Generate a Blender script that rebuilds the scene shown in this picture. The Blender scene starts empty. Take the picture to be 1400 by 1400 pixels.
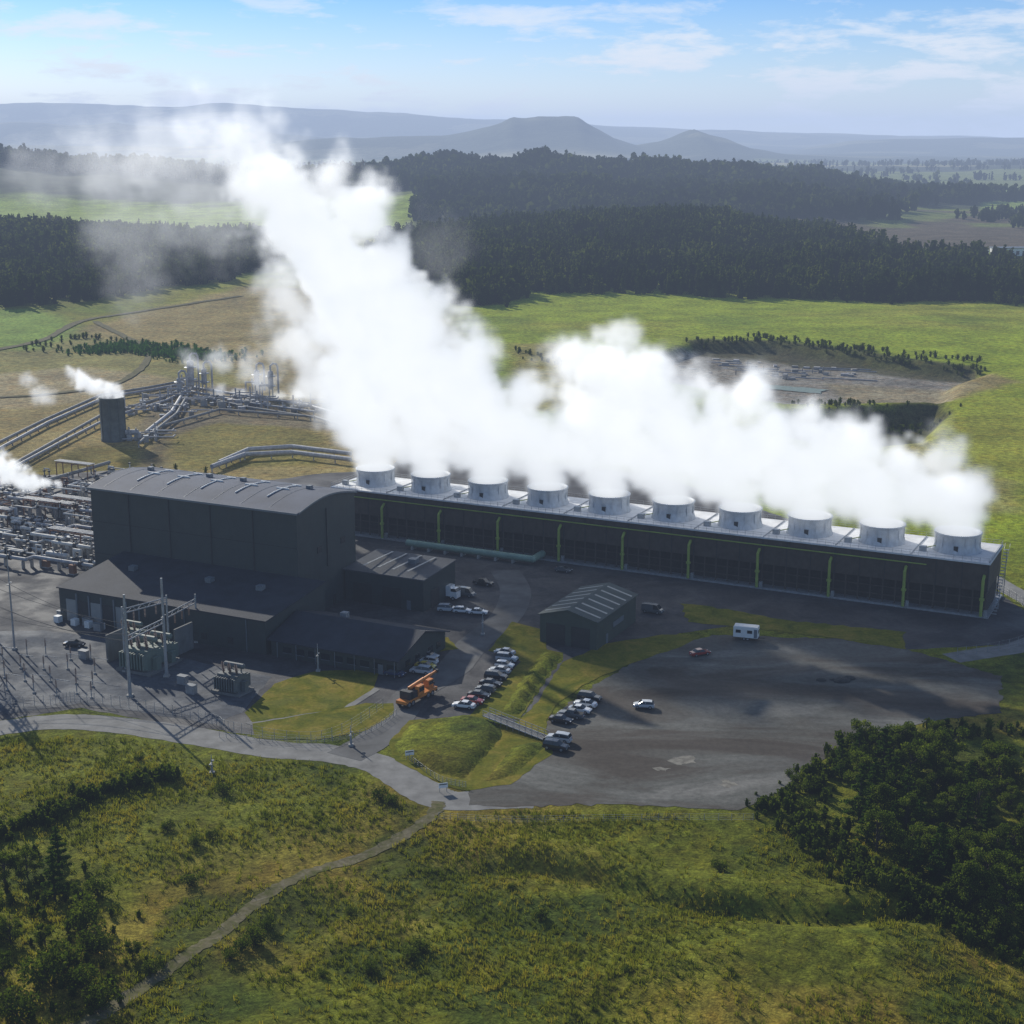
import bpy, math, random, time
import numpy as np
from mathutils import Vector, Matrix
from mathutils.geometry import tessellate_polygon
T0=time.time()
rnd=random.Random(7)
rng=np.random.default_rng(7)
scene=bpy.context.scene
coll=scene.collection
# ------------------------------------------------------------------ survey
# camera station 107 m above the yard, 53.5 mm lens; map-making helper: intersects
# a sight line with level ground, giving true world metres.
H=107.0; FP=2080.0; PITCH=math.atan(510/2080.0)
SP,CP=math.sin(PITCH),math.cos(PITCH)
def site(u,v,z=0.0):
    y=v-700; dn=FP*SP+y*CP; F=FP*CP-y*SP
    return ((u-700)*(H-z)/dn,(H-z)*F/dn)
ANG=math.radians(-26.3); CA,SA=math.cos(ANG),math.sin(ANG)
OX,OY=-48.5,331.8
def w2p(x,y):
    dx,dy=x-OX,y-OY
    return (dx*CA+dy*SA,-dx*SA+dy*CA)
def p2w(s,t):
    return (OX+s*CA-t*SA, OY+s*SA+t*CA)
def sight_plane(u,v,t0):
    y=v-700; dn=FP*SP+y*CP; F=FP*CP-y*SP; X=u-700
    lam=(t0+OX*(-SA)+OY*CA)/(X*(-SA)+F*CA)
    x,yy,z=X*lam,F*lam,H-dn*lam
    s,t=w2p(x,yy)
    return (s,t,z)
def sight_y(u,v,Y):
    y=v-700; dn=FP*SP+y*CP; F=FP*CP-y*SP
    lam=Y/F
    return ((u-700)*lam,Y,H-dn*lam)
# ------------------------------------------------------------------ numpy noise
_tab=rng.random((256,256))
def vnoise(x,y,sc,off=0):
    x=np.asarray(x,float)/sc+off*17.3+500; y=np.asarray(y,float)/sc+off*31.7+500
    xi=np.floor(x).astype(int); yi=np.floor(y).astype(int)
    fx=x-xi; fy=y-yi; fx=fx*fx*(3-2*fx); fy=fy*fy*(3-2*fy)
    a=_tab[xi%256,yi%256]; b=_tab[(xi+1)%256,yi%256]; c=_tab[xi%256,(yi+1)%256]; d=_tab[(xi+1)%256,(yi+1)%256]
    return (a*(1-fx)+b*fx)*(1-fy)+(c*(1-fx)+d*fx)*fy*1.0
def fbm(x,y,sc,off=0,o=4):
    s=0;a=1;t=0
    for i in range(o):
        s=s+a*(vnoise(x,y,sc/2**i,off+i)-.5); t+=a; a*=.5
    return s/t*2
def sst(a,b,x):
    t=np.clip((x-a)/(b-a),0,1); return t*t*(3-2*t)
def polydist(x,y,poly):
    """signed distance, positive inside"""
    x=np.asarray(x,float); y=np.asarray(y,float)
    d=np.full(x.shape,1e18); ins=np.zeros(x.shape,bool)
    n=len(poly)
    for i in range(n):
        x0,y0=poly[i]; x1,y1=poly[(i+1)%n]
        ex,ey=x1-x0,y1-y0; L=ex*ex+ey*ey+1e-9
        t=np.clip(((x-x0)*ex+(y-y0)*ey)/L,0,1)
        d=np.minimum(d,(x-x0-t*ex)**2+(y-y0-t*ey)**2)
        if abs(y1-y0)>1e-9:
            c=((y0>y)!=(y1>y))&(x<(x1-x0)*(y-y0)/(y1-y0)+x0)
            ins^=c
    d=np.sqrt(d)
    return np.where(ins,d,-d)
def PX(*pts): return [site(*p) for p in pts]
PAD=PX((890,492),(960,470),(1060,472),(1345,507),(1300,522),(1290,545),(1080,550),(930,522))
DEP=PX((1060,562),(1180,556),(1285,548),(1300,560),(1265,602),(1160,612),(1060,592))
ISL=PX((540,1018),(560,990),(640,978),(675,986),(690,1005),(660,1040),(636,1066),(592,1056),(545,1036))
BANK=PX((742,890),(772,896),(745,930),(712,980),(684,975),(708,935))
ISL2=PX((655,1074),(700,1020),(738,1012),(748,1022),(705,1062))
GUL=PX((560,1190),(700,1175),(820,1192),(900,1215),(1000,1243),(1140,1248),(1280,1232),(1400,1260))
GX=[p[0] for p in GUL]; GY=[p[1] for p in GUL]
def gauss(x,y,cx,cy,sx,sy): return np.exp(-((x-cx)/sx)**2-((y-cy)/sy)**2)
def height(x,y):
    x=np.asarray(x,float); y=np.asarray(y,float)
    z=np.zeros(np.broadcast(x,y).shape)
    near=1-sst(200,232,y)
    z+=near*(2.8*fbm(x,y,38,1,3)+.7*fbm(x,y,9,2,3))
    z+=-near*3*sst(45,95,x)*1.0
    gy=np.interp(x,GX,GY)+2*fbm(x,x*0,12,61,2)
    z+=(1.2*sst(-7,0,-np.abs(y-gy-5))-1.2*np.exp(-((y-gy+1)/2.6)**2))*sst(GX[0],GX[0]+25,x)*(1-sst(65,85,x))
    m=(y<420)
    z+=1.2*sst(0,2.5,polydist(x,y,ISL))*m
    z+=1.8*sst(0,3.5,polydist(x,y,BANK))*m
    z+=.9*sst(0,3,polydist(x,y,ISL2))*m
    z-=5*sst(-6,5,polydist(x,y,PAD))
    z-=8*sst(-3,9,polydist(x,y,DEP))
    # mid distance
    z+=sst(430,800,y)*1.6*fbm(x,y,90,3,3)
    z+=24*gauss(x,y,150,1520,140,220)*(1+.4*fbm(x,y,120,81,3))+3*gauss(x,y,-40,1500,150,260)
    z+=18*gauss(x,y,-520,1420,330,260)*(1+.4*fbm(x,y,150,82,3))
    # wooded ridge
    rx=np.array([-2600,-1400,-900,-700,-480,-300,-190,-100,0,60,150,250,330,400,500,560,640,750,900,1400,3000.])
    rh=np.array([60,70,68,52,30,44,56,68,56,60,50,52,44,46,32,34,16,6,2,0,0.])
    z+=np.interp(x,rx,rh)*np.exp(-((y-2750-0.05*x)/360)**2)*(1+.42*fbm(x,y,230,5,3))
    z+=22*gauss(x,y,60,2250,240,170)*(1+.5*fbm(x,y,120,84,3))+16*gauss(x,y,380,2200,150,150)
    z+=sst(2900,6000,y)*(22*fbm(x,y,900,6,4)+10)
    # mesa and peak
    mx=np.array([-1400,-900,-500,-330,-200,-60,0,60,330,380,520,640,760,860,930,1000,1100,1200,1400,1800.])
    mz=np.array([60,95,100,110,140,176,208,196,200,168,95,62,84,122,142,116,92,52,18,0.])
    z+=np.interp(x,mx,mz)*np.exp(-((y-8000)/650)**2)*(1+.10*fbm(x,y,220,8,4))
    ux=x/np.maximum(y,1)*14000
    fx=np.array([-9000,-4550,-3500,-3000,-2300,-1430,-1000,-390,0,400,845,1300,1950,2400,3120,4000,4550,9000.])
    fz=np.array([395,392,388,372,372,330,318,266,250,240,205,190,165,150,128,120,90,60.])
    z+=np.interp(ux,fx,fz)*(1+.07*fbm(ux,y*.2,450,9,5))*sst(10800,13600,y)
    z+=np.interp(ux,[-9000,-5000,-3600,-2500,-1000,2500,3000,4200,9000],[250,210,200,150,60,10,90,105,100])*np.exp(-((y-10500)/900)**2)*(1+.25*fbm(ux,y*.2,900,11,4))
    return z
def hz(x,y): return float(height(np.array([x]),np.array([y]))[0])
def gsite(u,v):
    z=0
    for i in range(6):
        x,y=site(u,v,z); z=.5*z+.5*hz(x,y)
    return x,y,hz(x,y)
# ------------------------------------------------------------------ materials
def nt_new(name):
    m=bpy.data.materials.new(name); m.use_nodes=True
    nt=m.node_tree; nt.nodes.clear()
    out=nt.nodes.new('ShaderNodeOutputMaterial')
    return m,nt,out
def N(nt,t,**k):
    n=nt.nodes.new(t)
    for a,b in k.items(): setattr(n,a,b)
    return n
def ramp(nt,inp,stops):
    r=N(nt,'ShaderNodeValToRGB'); e=r.color_ramp.elements
    while len(e)<len(stops): e.new(.5)
    for i,(p,c) in enumerate(stops):
        e[i].position=p; e[i].color=(c[0],c[1],c[2],1) if hasattr(c,'__len__') else (c,c,c,1)
    nt.links.new(inp,r.inputs[0]); return r.outputs[0]
def noise(nt,co,sc,det=4,rough=.55,dist=0):
    n=N(nt,'ShaderNodeTexNoise'); n.inputs['Scale'].default_value=sc; n.inputs['Detail'].default_value=det
    n.inputs['Roughness'].default_value=rough; n.inputs['Distortion'].default_value=dist
    nt.links.new(co,n.inputs['Vector']); return n.outputs['Fac']
def mix(nt,f,a,b,mode='MIX'):
    n=N(nt,'ShaderNodeMix',data_type='RGBA',blend_type=mode)
    for s,v in ((n.inputs[0],f),(n.inputs[6],a),(n.inputs[7],b)):
        if hasattr(v,'is_linked'): nt.links.new(v,s)
        elif hasattr(v,'__len__'): s.default_value=(v[0],v[1],v[2],1)
        else: s.default_value=v
    return n.outputs[2]
def mat(name,col,rough=.7,metal=0,var=.25,sc=.6,bump=0,bsc=3,ribs=None,ribdir=0,stain=0,spec=.5):
    m,nt,out=nt_new(name)
    bs=N(nt,'ShaderNodeBsdfPrincipled'); nt.links.new(bs.outputs[0],out.inputs[0])
    tc=N(nt,'ShaderNodeTexCoord').outputs['Object']
    n1=noise(nt,tc,sc,6,.6)
    c=tuple(col)
    v=ramp(nt,n1,[(.3,1-var),(.7,1+var)])
    cc=mix(nt,1.0,c,v,'MULTIPLY')
    if stain:
        mp=N(nt,'ShaderNodeMapping'); mp.inputs['Scale'].default_value=(1,1,.08); nt.links.new(tc,mp.inputs[0])
        n2=noise(nt,mp.outputs[0],1.3,5,.7)
        cc=mix(nt,ramp(nt,n2,[(.45,0),(.75,stain)]),cc,(c[0]*.45+.02,c[1]*.42+.015,c[2]*.38+.01))
    nt.links.new(cc,bs.inputs['Base Color'])
    bs.inputs['Roughness'].default_value=rough; bs.inputs['Metallic'].default_value=metal
    bs.inputs['Specular IOR Level'].default_value=spec
    hgt=None
    if ribs:
        w=N(nt,'ShaderNodeTexWave',bands_direction=('X','Y','Z')[ribdir]); w.inputs['Scale'].default_value=ribs
        nt.links.new(tc,w.inputs['Vector']); hgt=w.outputs['Fac']
    elif bump: hgt=noise(nt,tc,bsc,5,.65)
    if hgt is not None:
        b=N(nt,'ShaderNodeBump'); b.inputs['Distance'].default_value=bump or .05; b.inputs['Strength'].default_value=.8
        nt.links.new(hgt,b.inputs['Height']); nt.links.new(b.outputs[0],bs.inputs['Normal'])
    return m
def leafmat(name,cols,sc=.25,trans=.35,rough=.6):
    m,nt,out=nt_new(name)
    geo=N(nt,'ShaderNodeNewGeometry')
    n1=noise(nt,geo.outputs['Position'],sc,3,.6)
    n2=noise(nt,geo.outputs['Position'],sc*9,2,.6)
    a=N(nt,'ShaderNodeMath',operation='MULTIPLY_ADD'); a.inputs[1].default_value=.4; nt.links.new(n2,a.inputs[0])
    b=N(nt,'ShaderNodeMath',operation='MULTIPLY'); b.inputs[1].default_value=.6; nt.links.new(n1,b.inputs[0]); nt.links.new(b.outputs[0],a.inputs[2])
    c=ramp(nt,a.outputs[0],[(.36,cols[0]),(.5,cols[1]),(.63,cols[2])])
    d=N(nt,'ShaderNodeBsdfDiffuse'); t=N(nt,'ShaderNodeBsdfTranslucent'); ms=N(nt,'ShaderNodeMixShader'); ms.inputs[0].default_value=trans
    nt.links.new(c,d.inputs[0]); nt.links.new(mix(nt,1.0,c,(1.5,1.6,.6),'MULTIPLY'),t.inputs[0])
    nt.links.new(d.outputs[0],ms.inputs[1]); nt.links.new(t.outputs[0],ms.inputs[2]); nt.links.new(ms.outputs[0],out.inputs[0])
    return m
# ------------------------------------------------------------------ mesh builder
class B:
    def __init__(s): s.v=[];s.f=[];s.m=[];s.sm=[]
    def add(s,vs,fs,mt,sm=False):
        o=len(s.v); s.v+=[tuple(p) for p in vs]
        for f in fs: s.f.append([o+i for i in f]); s.m.append(mt); s.sm.append(sm)
    def box(s,cx,cy,z0,sx,sy,sz,mt=0,rot=0):
        c,n=math.cos(rot),math.sin(rot); vs=[]
        for z in (z0,z0+sz):
            for a,b in ((-.5,-.5),(.5,-.5),(.5,.5),(-.5,.5)):
                x,y=a*sx,b*sy; vs.append((cx+x*c-y*n,cy+x*n+y*c,z))
        s.add(vs,[(3,2,1,0),(4,5,6,7),(0,1,5,4),(1,2,6,5),(2,3,7,6),(3,0,4,7)],mt)
    def bb(s,x0,x1,y0,y1,z0,z1,mt=0): s.box((x0+x1)/2,(y0+y1)/2,z0,x1-x0,y1-y0,z1-z0,mt)
    def cyl(s,p0,p1,r0,r1=None,mt=0,n=10,cap=True):
        r1=r0 if r1 is None else r1
        p0=Vector(p0);p1=Vector(p1);d=(p1-p0)
        if d.length<1e-6: return
        d.normalize(); a=d.orthogonal().normalized(); b=d.cross(a)
        vs=[]
        for p,r in ((p0,r0),(p1,r1)):
            for i in range(n):
                t=2*math.pi*i/n; vs.append(p+a*math.cos(t)*r+b*math.sin(t)*r)
        s.add(vs,[(i,(i+1)%n,n+(i+1)%n,n+i) for i in range(n)],mt,True)
        if cap: s.add(vs,[tuple(range(n))[::-1],tuple(range(n,2*n))],mt)
    def pipe(s,pts,r,mt=0,n=8):
        for i in range(len(pts)-1): s.cyl(pts[i],pts[i+1],r,r,mt,n)
        for p in pts[1:-1]: s.ball(p,r*1.08,mt,6,4)
    def ball(s,c,r,mt=0,n=10,k=6,sc=(1,1,1)):
        vs=[]
        for j in range(k+1):
            ph=math.pi*j/k
            for i in range(n):
                t=2*math.pi*i/n; vs.append((c[0]+r*sc[0]*math.sin(ph)*math.cos(t),c[1]+r*sc[1]*math.sin(ph)*math.sin(t),c[2]+r*sc[2]*math.cos(ph)))
        s.add(vs,[(j*n+i,(j+1)*n+i,(j+1)*n+(i+1)%n,j*n+(i+1)%n) for j in range(k) for i in range(n)],mt,True)
    def lathe(s,prof,c,mt=0,n=32):
        vs=[(c[0]+r*math.cos(2*math.pi*i/n),c[1]+r*math.sin(2*math.pi*i/n),c[2]+z) for r,z in prof for i in range(n)]
        s.add(vs,[(j*n+i,j*n+(i+1)%n,(j+1)*n+(i+1)%n,(j+1)*n+i) for j in range(len(prof)-1) for i in range(n)],mt,True)
    def vessel(s,p0,p1,r,mt=0,n=14):
        p0=Vector(p0);p1=Vector(p1);d=(p1-p0).normalized()
        s.cyl(p0,p1,r,r,mt,n,False); 
        s.cyl(p0,p0-d*r*.35,r,r*.75,mt,n,False); s.cyl(p0-d*r*.35,p0-d*r*.5,r*.75,.05,mt,n)
        s.cyl(p1,p1+d*r*.35,r,r*.75,mt,n,False); s.cyl(p1+d*r*.35,p1+d*r*.5,r*.75,.05,mt,n)
    def obj(s,name,mats,loc=None,rot=0.0,plant=False):
        me=bpy.data.meshes.new(name+'_mesh'); me.from_pydata(s.v,[],s.f)
        for m in mats: me.materials.append(m)
        me.polygons.foreach_set('material_index',s.m); me.polygons.foreach_set('use_smooth',s.sm); me.update()
        o=bpy.data.objects.new(name,me); coll.objects.link(o)
        if plant: o.location=(OX,OY,0); o.rotation_euler=(0,0,ANG)
        elif loc is not None: o.location=loc; o.rotation_euler=(0,0,rot)
        return o
def np_mesh(name,V,Fq,mats,mi=None,smooth=False):
    me=bpy.data.meshes.new(name+'_mesh'); k=Fq.shape[1]
    me.vertices.add(len(V)); me.vertices.foreach_set('co',V.astype(np.float32).ravel())
    me.loops.add(Fq.size); me.loops.foreach_set('vertex_index',Fq.astype(np.int32).ravel())
    me.polygons.add(len(Fq)); me.polygons.foreach_set('loop_start',np.arange(0,Fq.size,k,dtype=np.int32))
    try: me.polygons.foreach_set('loop_total',np.full(len(Fq),k,dtype=np.int32))
    except Exception: pass
    for m in mats: me.materials.append(m)
    if mi is not None: me.polygons.foreach_set('material_index',mi.astype(np.int32))
    me.polygons.foreach_set('use_smooth',np.full(len(Fq),smooth))
    me.update(calc_edges=True)
    return me
def link(name,me,loc=(0,0,0),rz=0,sc=1):
    o=bpy.data.objects.new(name,me); coll.objects.link(o); o.location=loc; o.rotation_euler=(0,0,rz)
    o.scale=(sc,sc,sc) if not hasattr(sc,'__len__') else sc
    return o
# ------------------------------------------------------------------ terrain
ys=list(np.arange(-400,90,12.0)); y=90.0
while y<26000:
    ys.append(y); y+=max(.95 if y>150 else 2.5,.0055*(y-60))
ys=np.array(ys); NC=500
tt=np.linspace(-1,1,NC); 
X=tt[None,:]*(0.62*np.maximum(ys,0)[:,None]+130); Y=np.repeat(ys[:,None],NC,1)
Z=height(X,Y)
NR=len(ys)
V=np.stack([X,Y,Z],-1).reshape(-1,3)
idx=np.arange(NR*NC).reshape(NR,NC)
Fq=np.stack([idx[:-1,:-1],idx[:-1,1:],idx[1:,1:],idx[1:,:-1]],-1).reshape(-1,4)
# ground cover colours (albedo) by land use
x,y=V[:,0],V[:,1]
wx=x+8*fbm(x,y,30,21,3)*sst(200,900,y); wy=y+14*fbm(x,y,30,22,3)*sst(200,900,y)
col=np.zeros((len(V),3)); 
def paint(c,w):
    global col
    w=w[:,None]; col[:]=col*(1-w)+np.array(c)[None,:]*w
paint((.135,.150,.014),np.ones(len(V)))
n=fbm(x,y,30,23,4)
paint((.235,.175,.030),sst(.0,.45,n)*(y<400)*.75)
n2_=fbm(x,y,14,24,4)
paint((.050,.074,.010),sst(.0,.35,n2_)*(y<400)*.85)
paint((.24,.30,.022),sst(330,450,y)*sst(0,40,x+.05*y))
paint((.28,.26,.045),sst(.0,.5,fbm(x,y,120,25,4))*sst(380,450,y)*.6)
paint((.13,.19,.02),sst(.1,.5,fbm(x,y,70,27,4))*sst(380,450,y)*.6)
def zone(c,poly,soft=6,w=1.0,warp=True):
    a,b=(wx,wy) if warp else (x,y)
    paint(c,sst(-soft,soft,polydist(a,b,poly))*w)
TAN=(.27,.215,.085)
zone(TAN,PX((-300,475),(100,450),(190,428),(330,398),(450,400),(610,440),(640,520),(700,620),(480,660),(-300,760)),10)
zone((.18,.20,.05),PX((-300,475),(100,452),(190,470),(330,500),(330,530),(120,510),(-300,520)),12,.5)
zone((.35,.29,.17),PX((-200,520),(120,500),(240,520),(120,550),(-200,570)),6,.7)
zone((.18,.27,.04),PX((-300,430),(60,425),(110,450),(60,475),(-300,485)),10)
zone((.19,.165,.045),PX((230,600),(300,568),(430,590),(440,640),(240,640)),4)
zone((.18,.15,.04),PX((40,640),(110,610),(190,615),(195,650),(60,665)),4)
zone((.10,.085,.05),PX((190,640),(215,590),(240,570),(300,566),(230,600),(230,640)),3,.8)
zone((.16,.135,.09),PX((190,590),(200,535),(300,525),(470,560),(470,590),(300,575),(240,590)),3,.8)
zone((.27,.21,.08),PX((690,470),(760,470),(900,500),(900,560),(700,560)),8,.7)
zone((.27,.21,.09),PX((880,515),(1090,548),(1290,545),(1400,520),(1330,505),(1290,530),(1080,540),(960,500)),5,.9)
zone((.34,.27,.14),PX((1250,590),(1310,640),(1390,660),(1390,700),(1300,700),(1200,640)),6,.5)
zone((.25,.23,.21),PAD,5,.95)
zone((.30,.25,.14),PX((1130,508),(1345,520),(1300,545),(1180,545)),4,.7)
zone((.055,.055,.022),PX((1060,562),(1180,553),(1290,546),(1300,560),(1262,590),(1100,590)),4,.95)
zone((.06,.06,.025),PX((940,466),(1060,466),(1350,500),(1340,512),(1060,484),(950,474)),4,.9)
zone((.14,.15,.02),PX((-200,1010),(300,1030),(560,1100),(300,1200),(-200,1150)),5,.5)
# far land
paint((.24,.32,.035),sst(1650,1750,y)*(1-sst(2500,2700,y))*(1-sst(-150,-110,x)))
paint((.05,.06,.025),sst(1650,1750,y)*(1-sst(2500,2700,y))*sst(-140,-110,x)*(1-sst(520,600,x)))
paint((.05,.06,.025),sst(2300,2420,y+60*n)*(1-sst(3300,3500,y)))
paint((.11,.09,.06),sst(1480,1560,y)*(1-sst(2300,2350,y))*sst(330,380,x))
paint((.15,.18,.05),sst(1900,1950,y)*(1-sst(2200,2300,y))*sst(430,480,x)*sst(0,.1,fbm(x,y,200,71,2)))
paint((.20,.27,.05),sst(2300,2400,y)*(1-sst(3600,3700,y))*sst(.30,.305,x/np.maximum(y,1)))
fn=fbm(x,y,500,31,3)
paint((.16,.19,.05),sst(3500,3600,y)); paint((.05,.06,.03),sst(3500,3600,y)*sst(0,.06,fn)); paint((.28,.26,.13),sst(3500,3600,y)*sst(.35,.4,fbm(x,y,700,33,2)))
paint((.06,.075,.04),sst(6900,7300,y)); paint((.17,.17,.09),sst(6900,7300,y)*sst(.1,.2,fbm(x,y,400,35,3))*.7)
me=np_mesh('ground',V,Fq,[],smooth=True)
at=me.attributes.new('landcover','FLOAT_COLOR','POINT')
at.data.foreach_set('color',np.concatenate([col,np.ones((len(col),1))],1).astype(np.float32).ravel())
m,nt,out=nt_new('grassland')
bs=N(nt,'ShaderNodeBsdfPrincipled'); bs.inputs['Roughness'].default_value=.95; bs.inputs['Specular IOR Level'].default_value=.05
nt.links.new(bs.outputs[0],out.inputs[0])
tc=N(nt,'ShaderNodeTexCoord').outputs['Object']
A=N(nt,'ShaderNodeAttribute',attribute_name='landcover').outputs['Color']
f1=ramp(nt,noise(nt,tc,.035,6,.62),[(.3,.68),(.7,1.35)])
f2=ramp(nt,noise(nt,tc,.45,6,.65,.4),[(.32,.48),(.5,1.0),(.68,1.5)])
f3=ramp(nt,noise(nt,tc,2.2,4,.7),[(.35,.6),(.65,1.4)])
c=mix(nt,1.0,A,f1,'MULTIPLY'); c=mix(nt,1.0,c,f2,'MULTIPLY'); c=mix(nt,1.0,c,f3,'MULTIPLY')
g=ramp(nt,noise(nt,tc,.16,5,.6,.6),[(.47,0),(.72,.5)])
c=mix(nt,g,c,mix(nt,1.0,c,(1.5,1.12,.8),'MULTIPLY'))
nt.links.new(c,bs.inputs['Base Color'])
b=N(nt,'ShaderNodeBump'); b.inputs['Distance'].default_value=.5; b.inputs['Strength'].default_value=.9
nt.links.new(noise(nt,tc,1.1,6,.7),b.inputs['Height']); nt.links.new(b.outputs[0],bs.inputs['Normal'])
me.materials.append(m); link('ground',me)
GRASS=m
print('terrain',len(V),time.time()-T0)
# ------------------------------------------------------------------ sheets
def sheet(name,pts,m,z,jit=.25,step=2.0,world=False):
    P=[p if world else site(*p) for p in pts]; Q=[]
    for i in range(len(P)):
        a,b_=P[i],P[(i+1)%len(P)]; L=math.hypot(b_[0]-a[0],b_[1]-a[1]); k=max(1,int(L/step))
        for j in range(k):
            t=j/k; Q.append((a[0]+(b_[0]-a[0])*t+rnd.uniform(-jit,jit),a[1]+(b_[1]-a[1])*t+rnd.uniform(-jit,jit),z))
    tris=tessellate_polygon([[Vector(q) for q in Q]])
    bb=B(); bb.v=Q
    for t in tris:
        a,b_,c_=[Vector(Q[i]) for i in t]
        if (b_-a).cross(c_-a).z<0: t=t[::-1]
        bb.f.append(list(t)); bb.m.append(0); bb.sm.append(False)
    return bb.obj(name,[m])
def catmull(P,k=8):
    P=[Vector(p) for p in P]; R=[]
    for i in range(len(P)-1):
        p0=P[max(i-1,0)];p1=P[i];p2=P[i+1];p3=P[min(i+2,len(P)-1)]
        for j in range(k):
            t=j/k; R.append(.5*((2*p1)+(-p0+p2)*t+(2*p0-5*p1+4*p2-p3)*t*t+(-p0+3*p1-3*p2+p3)*t**3))
    R.append(P[-1]); return R
def ribbon(name,pts,w,m,zoff,drape=False,cross=1,jit=0,world=False):
    P=[]
    for p in pts:
        if world: P.append((p[0],p[1],0))
        elif drape: a=gsite(*p); P.append((a[0],a[1],0))
        else: a=site(*p); P.append((a[0],a[1],0))
    R=catmull(P,12 if drape else 8); bb=B(); V=[]; n=cross+1
    for i,p in enumerate(R):
        d=(R[min(i+1,len(R)-1)]-R[max(i-1,0)]).normalized(); q=Vector((-d.y,d.x,0))
        for k in range(n):
            o=(k/cross-.5)*w; 
            if k in (0,cross): o+=rnd.uniform(-jit,jit)
            a=p+q*o; V.append((a.x,a.y,(hz(a.x,a.y) if drape else 0)+zoff))
    bb.add(V,[(i*n+k,(i+1)*n+k,(i+1)*n+k+1,i*n+k+1) for i in range(len(R)-1) for k in range(cross)],0,True)
    return bb.obj(name,[m])
def groundmat(name,stops,sc,rough=.85,stretch=(1,1,1),rot=0,fine=.9,spec=.25):
    m,nt,out=nt_new(name); bs=N(nt,'ShaderNodeBsdfPrincipled'); nt.links.new(bs.outputs[0],out.inputs[0])
    bs.inputs['Specular IOR Level'].default_value=spec
    tc=N(nt,'ShaderNodeTexCoord').outputs['Object']
    mp=N(nt,'ShaderNodeMapping'); mp.inputs['Rotation'].default_value=(0,0,rot); mp.inputs['Scale'].default_value=stretch; nt.links.new(tc,mp.inputs[0])
    c=ramp(nt,noise(nt,mp.outputs[0],sc,8,.64,.9),stops)
    c=mix(nt,1.0,c,ramp(nt,noise(nt,tc,fine,6,.7),[(.3,.72),(.7,1.28)]),'MULTIPLY')
    nt.links.new(c,bs.inputs['Base Color'])
    nt.links.new(ramp(nt,noise(nt,mp.outputs[0],sc*1.3,4,.5),[(.4,rough-.15),(.6,min(1,rough+.1))]),bs.inputs['Roughness'])
    b=N(nt,'ShaderNodeBump'); b.inputs['Distance'].default_value=.05; nt.links.new(noise(nt,tc,3,5,.7),b.inputs['Height']); nt.links.new(b.outputs[0],bs.inputs['Normal'])
    return m
ASPH=groundmat('asphalt',[(.33,(.036,.035,.038)),(.5,(.056,.055,.059)),(.68,(.090,.087,.087))],.09,.85)
ROADM=mat('worn_chipseal',(.20,.195,.185),.9,var=.3,sc=.3,bump=.02,bsc=8,spec=.3)
GRAVB=groundmat('blue_gravel',[(.33,(.056,.061,.070)),(.5,(.088,.095,.108)),(.68,(.135,.142,.15))],.12,.9,spec=.2)
CONC=mat('concrete',(.33,.32,.30),.85,var=.2,sc=.4,stain=.3)
CONCD=mat('weathered_concrete',(.16,.16,.155),.85,var=.2,sc=.4,stain=.4)
LAWN=groundmat('lawn',[(.32,(.075,.095,.010)),(.5,(.150,.145,.016)),(.66,(.235,.185,.032))],.16,.95,fine=1.4,spec=.03)
TRACK=groundmat('dirt_track',[(.35,(.09,.095,.03)),(.5,(.14,.125,.065)),(.65,(.19,.165,.11))],.5,.95,fine=1.4,spec=.03)
PADM=groundmat('pad_gravel',[(.30,(.034,.024,.018)),(.44,(.060,.049,.039)),(.57,(.105,.104,.092)),(.74,(.22,.21,.19))],.045,.82,(.5,1.3,1),.5,spec=.25)
sheet('plant_yard',[(-260,640),(-260,985),(0,985),(110,968),(200,985),(330,1003),(440,1010),(520,975),(556,985),(640,978),(700,990),(760,945),(830,905),(930,866),(1000,856),(1150,870),(1240,888),(1400,880),(1500,860),(1500,830),(1400,835),(1350,800),(900,650),(480,600),(330,650),(190,640),(60,650)],ASPH,.012)
sheet('gravel_pad',[(640,1100),(645,1080),(700,1070),(752,1030),(745,990),(790,950),(870,905),(930,880),(975,868),(1150,874),(1240,888),(1300,905),(1370,925),(1368,975),(1280,985),(1180,1010),(1110,1050),(1050,1095),(1010,1107),(900,1102),(780,1100),(690,1106)],PADM,.048,.6,1.5)
sheet('switchyard_gravel',[(-260,868),(-260,980),(0,978),(110,962),(200,975),(290,990),(330,975),(372,925),(300,912),(130,870),(60,862)],GRAVB,.024)
ribbon('access_road',[(-260,1035),(-60,1005),(60,988),(150,990),(250,1004),(370,1024),(450,1030),(520,1046),(580,1082),(620,1095),(700,1092),(730,1092)],7.5,ROADM,.036,jit=.2)
ribbon('site_road',[(470,1035),(520,1005),(552,965),(570,945),(618,915),(648,880),(690,845),(705,810),(690,780)],7.5,mat('site_chipseal',(.105,.105,.105),.9,var=.35,sc=.2,spec=.3),.060,jit=.1)
ribbon('perimeter_road',[(1300,900),(1345,893),(1400,883),(1440,860),(1420,830),(1370,800),(1345,785)],6,ROADM,.036,jit=.1)
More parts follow.
